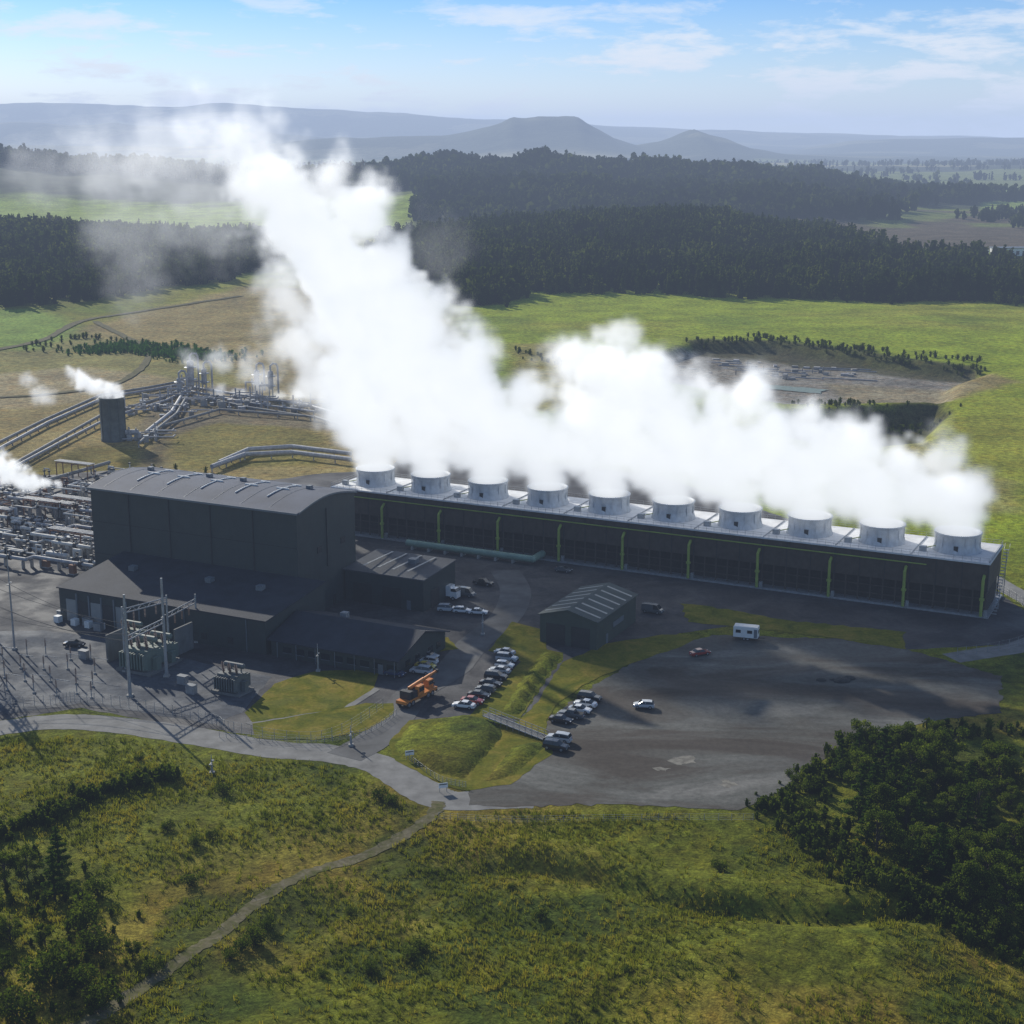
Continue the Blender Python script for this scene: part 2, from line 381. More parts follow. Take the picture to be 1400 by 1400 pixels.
# lawns
sheet('lawn',[(345,990),(430,975),(500,962),(538,962),(540,975),(500,1000),(430,1012),(350,1010)],LAWN,.08,.2)
sheet('lawn',[(375,935),(430,918),(520,915),(512,940),(470,968),(345,988),(335,975)],LAWN,.08,.2)
sheet('path',[(335,989),(345,986),(470,966),(512,940),(520,943),(480,968),(345,992)],ROADM,.072,.05)
sheet('lawn',[(582,868),(612,872),(628,888),(590,892)],LAWN,.08,.2)
sheet('lawn',[(700,850),(745,862),(748,888),(770,893),(742,935),(710,985),(680,978),(668,985),(640,980),(680,940),(712,905),(690,895),(668,890)],LAWN,.08,.2)
sheet('lawn',[(770,905),(830,880),(905,868),(965,868),(930,885),(870,905),(810,930),(770,955),(745,985),(755,1030),(700,1072),(640,1082),(610,1075),(540,1040),(530,1018),(560,985),(640,980),(700,995),(735,960)],LAWN,.076,.3)
sheet('lawn',[(930,825),(960,828),(1090,850),(1238,864),(1236,888),(1150,874),(1000,856),(940,850)],LAWN,.08,.6)
LP=mat('dry_gravel',(.20,.185,.155),.9,var=.45,sc=.8,spec=.2)
for (u,v,a,b_) in [(935,1040,2.2,2.0),(995,1072,1.4,1.2),(905,1052,1.3,1.0)]:
    cx,cy=site(u,v); pts=[(cx+a*(1+.3*math.sin(3*t+u))*math.cos(t),cy+b_*(1+.3*math.cos(2*t+u))*math.sin(t)) for t in [2*math.pi*i/18 for i in range(18)]]
    sheet('dry_gravel_patch',pts,LP,.058,.35,world=True)
ribbon('dirt_track',[(600,1096),(585,1120),(520,1160),(430,1190),(350,1235),(290,1285),(210,1340),(120,1398),(20,1450)],2.3,TRACK,.07,True,4,.35)
ribbon('dirt_track',[(545,318),(530,345),(500,380)],8,ROADM,.5,True,2,1)
ribbon('farm_track',[(-150,500),(40,470),(110,440),(200,425),(330,405)],5,TRACK,.4,True,2,.6)
ribbon('farm_track',[(-60,545),(60,540),(170,520),(200,480),(130,440)],4,TRACK,.4,True,2,.6)
# ------------------------------------------------------------------ turbine hall
CLAD=mat('dark_cladding',(.040,.053,.053),.5,var=.12,sc=.3,ribs=1.6,ribdir=0,bump=.06,stain=.25)
CLADY=mat('dark_cladding_side',(.046,.058,.058),.5,var=.12,sc=.3,ribs=1.6,ribdir=1,bump=.06,stain=.2)
ROOF=mat('hall_roofing',(.078,.092,.130),.75,var=.2,sc=.15,ribs=1.2,ribdir=0,bump=.03,spec=.25)
TRIM=mat('trim',(.14,.16,.18),.5,var=.1)
WHITE=mat('white_paint',(.74,.74,.72),.5,var=.08)
GREYP=mat('grey_door_paint',(.26,.27,.27),.5,var=.08)
GLASS=mat('dark_glass',(.02,.025,.03),.08,var=.05)
DARK=mat('dark_steel',(.03,.03,.032),.6,var=.2)
STEEL=mat('galvanised_steel',(.33,.34,.35),.45,metal=.4,var=.2,sc=1)
def hallz(t): return 25+1.8*math.sin(math.pi*t/24.5)
b=B(); s0,s1=-59.5,0
K=14; ts=[24.5*i/K for i in range(K+1)]
b.add([(s0,0,0),(s1,0,0),(s1,0,25),(s0,0,25)],[(0,1,2,3)],0)
b.add([(s0,24.5,0),(s1,24.5,0),(s1,24.5,25),(s0,24.5,25)],[(3,2,1,0)],0)
for s,fl in ((s0,True),(s1,False)):
    vs=[(s,0,0),(s,24.5,0)]+[(s,t,hallz(t)) for t in ts[::-1]]
    f=tuple(range(len(vs))); b.add(vs,[f[::-1] if fl else f],1)
vs=[];o=.6
for t in ts:
    te=t if 0<t<24.5 else (t-o if t<=0 else t+o)
    for s in (s0-o,s1+o): vs+= [(s,te,hallz(t)+.02),(s,te,hallz(t)+.4)]
fs=[]
for i in range(K):
    a=i*4; c_=a+4
    fs+=[(a+1,a+3,c_+3,c_+1),(a,c_,c_+2,a+2),(a,a+1,c_+1,c_),(a+2,c_+2,c_+3,a+3)]
fs+=[(0,2,3,1),(K*4,K*4+1,K*4+3,K*4+2)]
b.add(vs,fs,2)
b.bb(s0-.62,s1+.62,-.75,-.6,25.0,25.45,3)
for i in range(K):
    for s in (s0-.72,s1+.6):
        t0_,t1_=ts[i],ts[i+1]
        b.add([(s,t0_,hallz(t0_)+.05),(s+.12,t0_,hallz(t0_)+.05),(s+.12,t0_,hallz(t0_)+.45),(s,t0_,hallz(t0_)+.45),(s,t1_,hallz(t1_)+.05),(s+.12,t1_,hallz(t1_)+.05),(s+.12,t1_,hallz(t1_)+.45),(s,t1_,hallz(t1_)+.45)],[(0,1,2,3),(7,6,5,4),(0,4,5,1),(3,2,6,7),(1,5,6,2),(0,3,7,4)],3)
for s in (-50,-41,-31,-21,-12):
    pts=[(s,t,hallz(t)+.55) for t in (6,9,12,15,18)]
    for i in range(4): b.cyl(pts[i],pts[i+1],.16,.16,4,5)
    b.box(s,12.3,hallz(12)+.4,3.4,.35,.35,4); b.box(s,18,hallz(18)+.4,2.6,.35,.35,4)
for s in (-54,-36,-26,-7): b.box(s,16,hallz(16)+.35,1.2,1.2,.9,3)
for s in np.arange(-56,0,8.0):
    for i in range(K): b.cyl((s,ts[i],hallz(ts[i])+.42),(s,ts[i+1],hallz(ts[i+1])+.42),.05,.05,3,4,False)
for z in (9,17.0): b.bb(s0,s1,-.06,-.001,z,z+.12,5)
for s in (-48,-36,-24,-12): b.bb(s-.12,s+.12,-.16,-.002,8,24.6,5)
b.cyl((.15,12,10),(.15,12,24),.12,.12,5,6)
b.bb(.003,.1,2,5.5,0,5,5); b.bb(.003,.1,14,15.2,0,2.4,5)
for t in (8,18): b.bb(.003,.12,t,t+1.8,14,15.5,5)
hall=b.obj('turbine_hall',[CLAD,CLADY,ROOF,TRIM,WHITE,DARK],plant=True)
# annex
ROOFD=mat('dark_roofing',(.042,.046,.058),.8,var=.25,sc=.2,ribs=1.2,ribdir=0,bump=.04,spec=.2)
b=B()
def mono(b,x0,x1,y0,y1,zf,zb,mw,mr,oh=.4,th=.25):
    b.add([(x0,y0,0),(x1,y0,0),(x1,y1,0),(x0,y1,0),(x0,y0,zf),(x1,y0,zf),(x1,y1,zb),(x0,y1,zb)],[(0,1,5,4),(1,2,6,5),(2,3,7,6),(3,0,4,7)],mw)
    sl=(zb-zf)/(y1-y0)
    y0-=oh;y1+=0;zf-=sl*oh
    b.add([(x0-oh,y0,zf),(x1+oh,y0,zf),(x1+oh,y1,zb),(x0-oh,y1,zb),(x0-oh,y0,zf+th),(x1+oh,y0,zf+th),(x1+oh,y1,zb+th),(x0-oh,y1,zb+th)],[(3,2,1,0),(4,5,6,7),(0,1,5,4),(1,2,6,5),(2,3,7,6),(3,0,4,7)],mr)
mono(b,-50,7,-23,-.02,7.5,10.2,0,1)
for i in range(6):
    s=-48+i*3.6; b.bb(s,s+2.9,-23.12,-23.003,0,5.2,3 if i%2 else 5); b.bb(s+3.0,s+3.35,-23.3,-23.003,0,6.8,4)
for s in (-24,-20,-10,-3): b.bb(s,s+1.4,-23.08,-23.003,1.2,2.6,3)
for s in (-15,): b.bb(s,s+1.2,-23.1,-23.003,0,2.2,5)
for s in (-27,-14.5,2): b.bb(s,s+.15,-23.2,-23.003,0,7.3,4)
for s in (-49,-44,-40,-36.5): b.box(s,-25,0,1.4,1.4,1.5,2)
for s in (-40,-18,-4): b.box(s,-9,9.2,1.6,1.6,1.2,4)
b.obj('turbine_hall_annex',[CLAD,ROOFD,WHITE,DARK,TRIM,GREYP],plant=True)
# office
b=B()
x0,x1,y0,y1,yr=8.0,39.0,-22.5,-2.0,-12.2
b.add([(x0,y0,0),(x1,y0,0),(x1,y1,0),(x0,y1,0),(x0,y0,3.8),(x1,y0,3.8),(x1,y1,3.8),(x0,y1,3.8),(x0,yr,6.8),(x1,yr,6.8)],[(0,1,5,4),(1,2,6,9,5),(2,3,7,6),(3,0,4,8,7)],0)
def slab(b,P,th,mt):
    P=[Vector(p) for p in P]; vs=P+[p+Vector((0,0,th)) for p in P]
    b.add(vs,[(3,2,1,0),(4,5,6,7),(0,1,5,4),(1,2,6,5),(2,3,7,6),(3,0,4,7)],mt)
sl=3.0/10.3
slab(b,[(x0-.5,y0-.9,3.8-.9*sl),(x1+.9,y0-.9,3.8-.9*sl),(x1+.9,yr,6.82),(x0-.5,yr,6.82)],.22,1)
slab(b,[(x0-.5,yr,6.82),(x1+.9,yr,6.82),(x1+.9,y1+.6,3.8-.6*sl),(x0-.5,y1+.6,3.8-.6*sl)],.22,1)
for s in np.arange(11,37,3.2): b.bb(s,s+2.1,-22.58,-22.503,1.1,2.4,2); b.bb(s-.06,s+2.16,-22.62,-22.5,1.0,1.1,3)
b.bb(34.5,35.7,-22.6,-22.502,0,2.2,3)
for t in (-19,-15,-9.5,-6): b.bb(39.003,39.1,t,t+1.8,1.1,2.4,2)
for s in np.arange(10,39,4.8): b.cyl((s,-23.2,0),(s,-23.2,3.5),.09,.09,3,6)
b.box(18,-9,5.9,1.5,1.5,1.3,4)
b.obj('office_building',[CLAD,ROOFD,GLASS,TRIM,STEEL],plant=True)
# workshop
ROOFL=mat('grey_roofing',(.085,.09,.10),.75,var=.2,sc=.2,ribs=1.2,ribdir=1,bump=.04,spec=.25)
b=B(); mono(b,.6,22,18.5,34,7.6,8.6,0,1)
for s in (3,11): b.bb(s,s+5,18.42,18.497,0,4.8,2)
b.bb(17.5,18.6,18.4,18.497,0,2.2,3); b.bb(22.003,22.1,22,26,0,4.2,2)
for s in (5,9,13,17): b.bb(s,s+.5,19.5,33,8.95,9.02,4)
b.box(14,28,8.4,2,2,1.2,3)
b.obj('workshop_building',[CLAD,ROOFL,DARK,TRIM,GREYP],plant=True)
# shed, ridge along t
b=B(); x0,x1,y0,y1=55.5,69.0,11.0,33.5; xm=(x0+x1)/2; ze,zr=6.4,8.2
b.add([(x0,y0,0),(x1,y0,0),(x1,y1,0),(x0,y1,0),(x0,y0,ze),(x1,y0,ze),(x1,y1,ze),(x0,y1,ze),(xm,y0,zr),(xm,y1,zr)],[(0,1,5,8,4),(1,2,6,5),(2,3,7,9,6),(3,0,4,7)],0)
for sgn,xe in ((-1,x0-.4),(1,x1+.4)):
    zz=ze-.4*(zr-ze)/(xm-x0)
    P=[(xe,y0-.5,zz),(xm,y0-.5,zr),(xm,y1+.5,zr),(xe,y1+.5,zz)]
    if sgn<0: P=P[::-1]
    vs=[Vector(p) for p in P]; b.add(vs+[p+Vector((0,0,.15)) for p in vs],[(0,1,2,3),(7,6,5,4),(0,4,5,1),(1,5,6,2),(2,6,7,3),(3,7,4,0)],1)
    for t in np.arange(y0+2,y1-1,3.6):
        a=Vector((xe,0,zz+.17)); c_=Vector((xm,0,zr+.17)); q0=a.lerp(c_,.08); q1=a.lerp(c_,.92)
        vs=[(q0.x,t,q0.z),(q1.x,t,q1.z),(q1.x,t+.7,q1.z),(q0.x,t+.7,q0.z)]; b.add(vs,[(0,1,2,3) if sgn<0 else (3,2,1,0)],2)
b.bb(57,61.5,y0-.08,y0-.003,0,4.6,3); b.bb(63,67.3,y0-.08,y0-.003,0,4.6,3); b.bb(x1+.003,x1+.1,16,17.1,0,2.2,4)
b.bb(x1+.003,x1+.1,20,26,2.6,3.8,4)
GREENSH=mat('green_cladding',(.055,.072,.060),.6,var=.12,sc=.3,ribs=1.6,ribdir=0,bump=.05,stain=.2)
b.obj('storage_shed',[GREENSH,mat('shed_roofing',(.075,.092,.085),.7,var=.2,sc=.2,ribs=1.4,ribdir=1,bump=.04,spec=.25),mat('skylight_sheet',(.24,.26,.25),.4),DARK,TRIM],plant=True)
# ------------------------------------------------------------------ cooling tower
BR=mat('brown_timber_cladding',(.074,.058,.046),.8,var=.3,sc=.5,ribs=2.2,ribdir=0,bump=.08,stain=.5)
DECK=mat('concrete_deck',(.66,.66,.67),.7,var=.15,sc=.3,stain=.2)
FANW=mat('fan_stack_grp',(.46,.49,.53),.55,var=.15,sc=.8,stain=.45)
YG=mat('yellow_green_paint',(.26,.33,.06),.5,var=.15)
LOUV=mat('louvre_dark',(.040,.036,.032),.8,var=.3,ribs=3,ribdir=2,bump=.1)
b=B(); S0,S1,TF,TB=-37.5,140.0,72.0,90.0; CELL=17.75
b.bb(S0,S1,TF,TB,6.2,12.6,0)
b.bb(S0+.3,S1-.3,TF+2.2,TB-2.2,0.5,6.2,4)
b.bb(S0-.3,S1+.3,TF-.3,TB+.3,12.6,13.0,1)
b.bb(S0-.8,S1+.8,TF-.9,TB+.9,.03,.5,5)
for i in range(61):
    s=S0+.25+i*(S1-S0-.5)/60
    for t in (TF+.25,TB-.25): b.box(s,t,.5,.3,.3,5.7,0)
    if i%2==0: b.box(s,TF+.7,3.2,.25,.25,.25,0)
for z in (2.2,4.2): b.bb(S0,S1,TF+.15,TF+.3,z,z+.18,0)
for i in range(10):
    c0=S0+CELL*(i+.5)
    prof=[(5.7,0),(5.5,.6),(5.15,1.8),(5.05,2.6),(5.2,3.6),(5.45,4.2),(5.5,4.25),(5.5,4.5),(5.2,4.5),(4.95,3.6),(4.8,2.6),(4.9,1.0)]
    b.lathe(prof,(c0,81,13.0),2,36)
    for k in range(12):
        a=2*math.pi*k/12; b.box(c0+5.25*math.cos(a),81+5.25*math.sin(a),13.3,.16,.16,3.9,2,a)
    b.lathe([(4.85,0),(0.01,0)],(c0,81,13.9),6,24)
    for k in range(7):
        a=2*math.pi*k/7+i; b.box(c0+2.4*math.cos(a),81+2.4*math.sin(a),15.2,4.4,.55,.08,6,a)
    b.cyl((c0,81,14.5),(c0,81,15.6),.8,.8,6,10)
    b.cyl((c0-6.2,77,13.8),(c0-1,80.6,14.8),.12,.12,3,6); b.box(c0-7,76.3,13.0,1.6,1.1,1.2,5)
    b.box(c0+.6,75.9,13.0,1.0,.5,2.0,6)
    r=S0+CELL*(i+1)-.9
    b.pipe([(r,TF-1.2,.5),(r,TF-1.2,9.0),(r,TF+.1,9.9)],.36,3,10)
    b.cyl((r,TF-1.2,4.3),(r,TF-1.2,4.8),.6,.6,3,10)
    b.box(r+.9,TF-.6,.5,.7,.7,1.4,5)
    for k in (1,2): b.bb(S0+CELL*i+k*5.9,S0+CELL*i+k*5.9+.18,TF-.1,TF-.003,6.2,12.6,6)
    b.bb(S0+CELL*i+CELL-.15,S0+CELL*i+CELL+.15,TF-.14,TF-.003,6.2,12.6,6)
    b.bb(S0+CELL*i+CELL-.1,S0+CELL*i+CELL+.1,TF,TB,13.003,13.25,5)
b.cyl((S0,TF-.25,11.0),(S1-14,TF-.25,11.0),.18,.18,3,6)
for t in (TF-.2,TB+.2):
    for z in (13.55,14.1): b.cyl((S0,t,z),(S1,t,z),.035,.035,5,4)
    for i in range(90): s=S0+i*(S1-S0)/89; b.cyl((s,t,13),(s,t,14.1),.035,.035,5,4)
for s in (S0-.2,S1+.2):
    for z in (13.55,14.1): b.cyl((s,TF,z),(s,TB,z),.035,.035,5,4)
for i in range(22):
    b.box(S1+1.6,TF+2+i*.62,.5+i*.58,1.1,.5,.08,5)
b.cyl((S1+1.05,TF+2,1.5),(S1+1.05,TF+15.6,14.1),.05,.05,5,4); b.cyl((S1+2.15,TF+2,1.5),(S1+2.15,TF+15.6,14.1),.05,.05,5,4)
b.box(S1+1.6,TF+8,0.03,.15,.15,5.8,5); b.box(S1+1.6,TF+15,0.03,.15,.15,12.6,5)
b.obj('cooling_tower',[BR,DECK,FANW,YG,LOUV,STEEL,DARK],plant=True)
GP=mat('pale_green_pipe',(.20,.30,.24),.5,var=.15)
b=B(); b.pipe([(-10,66,1.6),(26,66,1.6),(27.5,66,1.6),(27.5,70,1.6),(27.5,72,1.6)],.9,0,14)
for s in range(-8,27,5): b.box(s,66,.03,.5,2.2,.9,1)
b.obj('cooling_water_pipe',[GP,CONC],plant=True)
PIPEW=mat('aluminium_lagging',(.36,.36,.37),.65,metal=.1,var=.3,sc=.8,stain=.4)
RUST=mat('rusty_steel',(.24,.12,.07),.85,var=.35,sc=1,stain=.3)
for i,(dt,r) in enumerate([(0,.9),(2.6,.8),(5,.7)]):
    b=B(); b.pipe([(-45,86+dt*1.2,2.8),(-80,88+dt*1.2,2.8),(-94,78+dt*1.2,2.8),(-104,72+dt,2.2),(-118,60+dt,2.2)],r,0,12)
    for s in range(-78,-45,7): b.box(s,88+dt*1.2,.03,.4,2.0,1.9,1)
    b.obj('steam_pipeline',[PIPEW,CONC],plant=True)
print('buildings',time.time()-T0)
# ------------------------------------------------------------------ pipe field left of hall
PALE=mat('pale_lagging',(.52,.51,.48),.6,var=.2,sc=1,stain=.3)
def pipefield():
    r=random.Random(3)
    for k in range(26):
        b=B(); t=8+k*3.5; sA=-64-r.uniform(0,14); sB=sA-r.uniform(35,80); z=r.choice([1.0,1.6,2.6,3.6]); rad=r.choice([.18,.25,.35,.5])
        mt=r.choice([0,0,2,4])
        pts=[(sA,t,z)]
        s=sA
        while s>sB:
            s2=s-r.uniform(5,14); pts.append((s2,pts[-1][1],z))
            q_=r.random()
            if q_<.7:
                dd=r.choice([-3,3,4]); pts.append((s2,pts[-1][1]+dd,z))
            elif q_<.85:
                pts+= [(s2,pts[-1][1],z+2.5),(s2-2,pts[-1][1],z+2.5),(s2-2,pts[-1][1],z)]; s2-=2
            s=s2
        b.pipe(pts,rad,mt,8)
        for q in range(len(pts)-1):
            a=Vector(pts[q]); c_=Vector(pts[q+1]); L=(c_-a).length
            for j in range(int(L/6)+1):
                p=a.lerp(c_,min(1,(j*6+1)/max(L,1))); b.box(p.x,p.y,.03,.25,1.0,max(.1,z-rad),1)
            if r.random()<.6:
                p=a.lerp(c_,.4); b.cyl((p.x,p.y,z),(p.x,p.y,z+1.5),.18,.18,mt,8); b.box(p.x,p.y,z+1.5,.7,.7,.4,3); b.cyl((p.x-.5,p.y,z),(p.x+.5,p.y,z),rad*1.5,rad*1.5,3,10)
        b.obj('steam_pipeline',[PIPEW,CONC,RUST,DARK,PALE],plant=True)
    for k in range(10):
        b=B(); s=-72-r.uniform(0,70); t=r.uniform(10,95); L=r.uniform(3.5,8); rad=r.uniform(.6,1.1)
        b.vessel((s,t,rad+1.0),(s-L,t,rad+1.0),rad,0,16)
        for q in (.2,.8): b.box(s-L*q,t,.03,.5,rad*1.8,1.1,1)
        b.cyl((s-L*.3,t,rad+1.0),(s-L*.3,t,rad*2+2.0),.2,.2,0,8); b.cyl((s-L*.7,t,rad+1),(s-L*.7,t,rad*2+1.8),.15,.15,0,8)
        b.obj('steam_separator_vessel',[PALE,CONC],plant=True)
    for k in range(9):
        b=B(); s=-70-r.uniform(0,75); t=r.uniform(8,95); L=r.uniform(10,22)
        for a in (0,L/2,L):
            for c_ in (0,3): b.box(s-a,t+c_,.03,.25,.25,4.6,0)
            b.box(s-a,t+1.5,4.2,.2,3.2,.2,0)
        for c_ in (0,3): b.bb(s-L,s,t+c_-.1,t+c_+.1,4.63,4.85,0)
        for j in range(5): b.cyl((s+1,t+.4+j*.55,5.05),(s-L-1,t+.4+j*.55,5.05),.15,.15,1 if j%2 else 2,8)
        b.obj('pipe_rack',[RUST,PIPEW,STEEL],plant=True)
    for k in range(46):
        s=-68-r.uniform(0,80); t=r.uniform(6,98); b=B()
        w_,d_,h_=r.uniform(.8,2.4),r.uniform(.8,1.8),r.uniform(1,2.4)
        b.box(0,0,0,w_+.5,d_+.5,.2,1); b.box(0,0,.2,w_,d_,h_,0); b.cyl((w_*.2,0,h_),(w_*.2,0,h_+1),.18,.18,2,8); b.cyl((-w_*.5,0,h_*.6),(-w_*.5-1.2,0,h_*.6),.15,.15,2,8)
        x_,y_=p2w(s,t); b.obj('valve_station',[r.choice([PALE,STEEL,RUST,TRIM,WHITE]),CONC,PIPEW],loc=(x_,y_,.03),rot=ANG)
pipefield()
def pipeline(name,pts,r,zc,mt=None,gap=9):
    b=B(); P=[]
    for p in pts:
        a=gsite(*p); P.append((a[0],a[1],a[2]+zc))
    b.pipe(P,r,0,10)
    for i in range(len(P)-1):
        a=Vector(P[i]);c_=Vector(P[i+1]);L=(c_-a).length
        for j in range(int(L/gap)+1):
            p=a.lerp(c_,j*gap/L if L else 0); b.box(p.x,p.y,p.z-zc-.3,.4,.4,zc+.3-r*.6,1)
    return b.obj(name,[mt or PIPEW,CONC])
DULL=mat('weathered_lagging',(.24,.235,.22),.75,var=.3,sc=.4,stain=.3)
pipeline('steam_pipeline',[(-60,640),(60,580),(138,545),(200,535),(252,525)],.6,1.5,DULL)
pipeline('steam_pipeline',[(-50,646),(66,583),(144,548),(205,538),(252,529)],.6,1.5)
pipeline('steam_pipeline',[(-60,665),(20,640),(80,606),(140,572),(225,548),(262,530)],.6,1.5,DULL)
pipeline('steam_pipeline',[(10,650),(80,612),(150,576),(228,552),(270,532)],.5,1.5)
pipeline('steam_pipeline',[(200,598),(235,570),(250,545)],.7,2)
pipeline('steam_pipeline',[(207,600),(242,572),(257,546)],.5,2,DULL)
pipeline('steam_pipeline',[(190,612),(215,590),(300,565),(430,575),(470,588)],.5,1.6,DULL)
pipeline('steam_pipeline',[(260,535),(340,548),(420,560),(470,575)],.6,2)
pipeline('steam_pipeline',[(262,540),(340,556),(430,568)],.45,1.6)
pipeline('steam_pipeline',[(262,545),(340,562),(430,576)],.45,1.6,DULL)
pipeline('steam_pipeline',[(300,640),(340,622),(400,618),(480,628)],.8,2)
pipeline('steam_pipeline',[(290,646),(335,629),(400,626),(480,636)],.8,2)
pipeline('steam_pipeline',[(-40,700),(30,675),(100,655),(150,640)],.6,2,DULL)
pipeline('steam_pipeline',[(-60,715),(20,690),(90,665)],.5,1.5)
gx,gy,gz=gsite(156,602)
b=B(); b.lathe([(4.6,0),(4.6,1),(4.4,1.2),(4.4,15.4),(4.6,15.6),(4.6,16),(4.1,16),(4.0,13)],(0,0,0),0,24); b.lathe([(4.1,0),(.01,0)],(0,0,13),1,24)
for k in range(8):
    a=k*math.pi/4; b.box(4.5*math.cos(a),4.5*math.sin(a),0,.3,.3,15,0,a)
b.cyl((4.4,0,3),(9,0,3),1,1,2,12); b.cyl((9,0,3),(9,0,0),1,1,2,12)
b.obj('steam_silencer',[mat('silencer_green',(.09,.105,.10),.7,stain=.3),DARK,PIPEW],loc=(gx,gy,gz))
def separator(u,v,h,r):
    gx,gy,gz=gsite(u,v); b=B()
    b.vessel((0,0,4+r*.4),(0,0,h-r*.5),r,0,18)
    for k in range(4):
        a=k*math.pi/2+.4; b.cyl((r*.9*math.cos(a),r*.9*math.sin(a),0),(r*.9*math.cos(a),r*.9*math.sin(a),5),.22,.22,1,6)
    b.pipe([(0,0,h),(0,0,h+2.0),(1.2,0,h+2.9),(r+1.6,0,h+2.6),(r+2.2,0,h+1.2),(r+2.2,0,2)],.42,0,12)
    b.pipe([(-r,0,h*.5),(-r-4,0,h*.5),(-r-4,0,2),(-r-9,1,2)],.4,0,12)
    for z in (h*.45,h*.8):
        b.lathe([(r+.05,0),(r+1.2,0),(r+1.2,.1),(r+.05,.1)],(0,0,z),1,18)
        for k in range(10):
            a=k*.628; b.cyl(((r+1.15)*math.cos(a),(r+1.15)*math.sin(a),z),((r+1.15)*math.cos(a),(r+1.15)*math.sin(a),z+1.1),.05,.05,1,4)
    for i in range(int(h/.5)): b.box(r+1.3,0.0,i*.5,.1,.7,.06,1)
    b.cyl((-3,2.5,0),(-3,2.5,h*.6),.35,.35,0,10)
    b.obj('steam_separator',[PIPEW,STEEL],loc=(gx,gy,gz),rot=.2+rnd.uniform(-.5,.5))
for a in [(262,540,15,1.5),(280,538,11,1.2),(246,545,9,1.0),(352,540,11,1.1),(371,545,12,1.1)]: separator(*a)
def skid(u,v,nn,wx_,wy_):
    b=B()
    for k in range(nn):
        px,py=rnd.uniform(-wx_,wx_),rnd.uniform(-wy_,wy_)
        b.box(px,py,0,rnd.uniform(.8,3),rnd.uniform(.8,2.4),rnd.uniform(.8,3.2),rnd.choice([0,1,2,3]),rnd.uniform(0,.4))
        if k%2:
            a=(px,py,rnd.uniform(1,4)); e=rnd.uniform(3,10); b.pipe([a,(a[0]+e,a[1],a[2]),(a[0]+e,a[1]+rnd.uniform(-4,4),a[2])],.25,0,8)
        if k%3==0: b.cyl((px,py,0),(px,py,rnd.uniform(3,7)),.3,.3,0,8)
    gx,gy,gz=gsite(u,v); b.obj('separator_skid_equipment',[PIPEW,STEEL,CONC,DULL],loc=(gx,gy,gz-.1))
skid(270,552,44,26,12); skid(215,565,20,16,9); skid(380,560,26,24,9); skid(185,600,14,9,6)
# distant well pad
gx,gy,gz=gsite(1040,506); b=B()
for k in range(46):
    u=rnd.uniform(-50,50); w=rnd.uniform(-24,24)-u*.25; b.box(u,w,0,rnd.uniform(1.2,4),rnd.uniform(1.2,3),rnd.uniform(.5,2.0),rnd.choice([0,1,1,4,4]),rnd.uniform(-.3,.3))
for k in range(12):
    u=rnd.uniform(-50,40); w=rnd.uniform(-22,18)-u*.2; b.cyl((u,w,.9),(u+rnd.uniform(12,30),w-rnd.uniform(0,6),.9),.28,.28,0,8)
for k in range(10):
    u=rnd.uniform(-45,45); w=rnd.uniform(-20,15); b.cyl((u,w,0),(u,w,rnd.uniform(2,4)),.3,.2,4,6)
b.obj('wellhead_equipment',[PIPEW,CONC,WHITE,mat('pale_blue',(.25,.38,.40),.5),DULL],loc=(gx,gy,gz-.2),rot=-.25)
POND=mat('pond_liner_water',(.20,.25,.20),.55,var=.3)
P=[gsite(*p) for p in [(1040,526),(1132,533),(1120,538),(1050,532)]]; zz=max(p[2] for p in P)+.25
sheet('settling_pond',[(p[0],p[1]) for p in P],POND,zz,.8,world=True)
gx,gy,gz=gsite(1385,349); b=B(); b.box(0,0,0,40,14,7,0); b.box(0,0,7,42,16,.6,1); b.box(-30,6,0,14,12,5,0)
for k in range(6): b.box(-16+6*k,-7.05,1,3,.1,3.5,2)
b.obj('farm_building',[WHITE,TRIM,DARK],loc=(gx,gy,gz))
# ------------------------------------------------------------------ substation
PGRN=mat('transformer_green',(.15,.19,.16),.5,var=.12,stain=.3); INS=mat('insulator_porcelain',(.12,.07,.05),.3)
def transformer(u,v,sc,m0):
    b=B(); b.box(0,0,0,7,5,.5,2); b.box(0,0,.5,5,3,3.4,0)
    for k in range(9): b.box(-2.4+.6*k,-2.1,.9,.22,1.2,2.6,0); b.box(-2.4+.6*k,2.1,.9,.22,1.2,2.6,0)
    b.vessel((-2.2,1.0,5.2),(2.2,1.0,5.2),.55,0,12); b.box(-1.6,1,3.9,.2,.2,.9,0); b.box(1.6,1,3.9,.2,.2,.9,0)
    for x_ in (-1.6,0,1.6):
        b.cyl((x_,-.5,3.9),(x_,-.9,6.3),.16,.1,1,8)
        for j in range(7): b.cyl((x_,-.5-.05*j,4.2+.28*j),(x_,-.5-.05*j,4.28+.28*j),.32,.28,1,10)
    b.box(3.1,0,.5,.9,1.2,2.2,0)
    x_,y_=site(u,v); b.obj('power_transformer',[m0,INS,CONCD],loc=(x_,y_,.02),rot=ANG).scale=(sc,sc,sc)
transformer(195,915,1.25,PGRN); transformer(218,905,1.1,PGRN); transformer(318,945,1.0,mat('transformer_grey',(.12,.135,.135),.5,stain=.3))
transformer(180,885,1.0,PGRN)
b=B()
for u,v in ((160,900),(252,892)):
    x_,y_=site(u,v); b.box(x_,y_,0.02,.4,6,6.0,0,ANG)
b.obj('transformer_fire_wall',[CONCD])
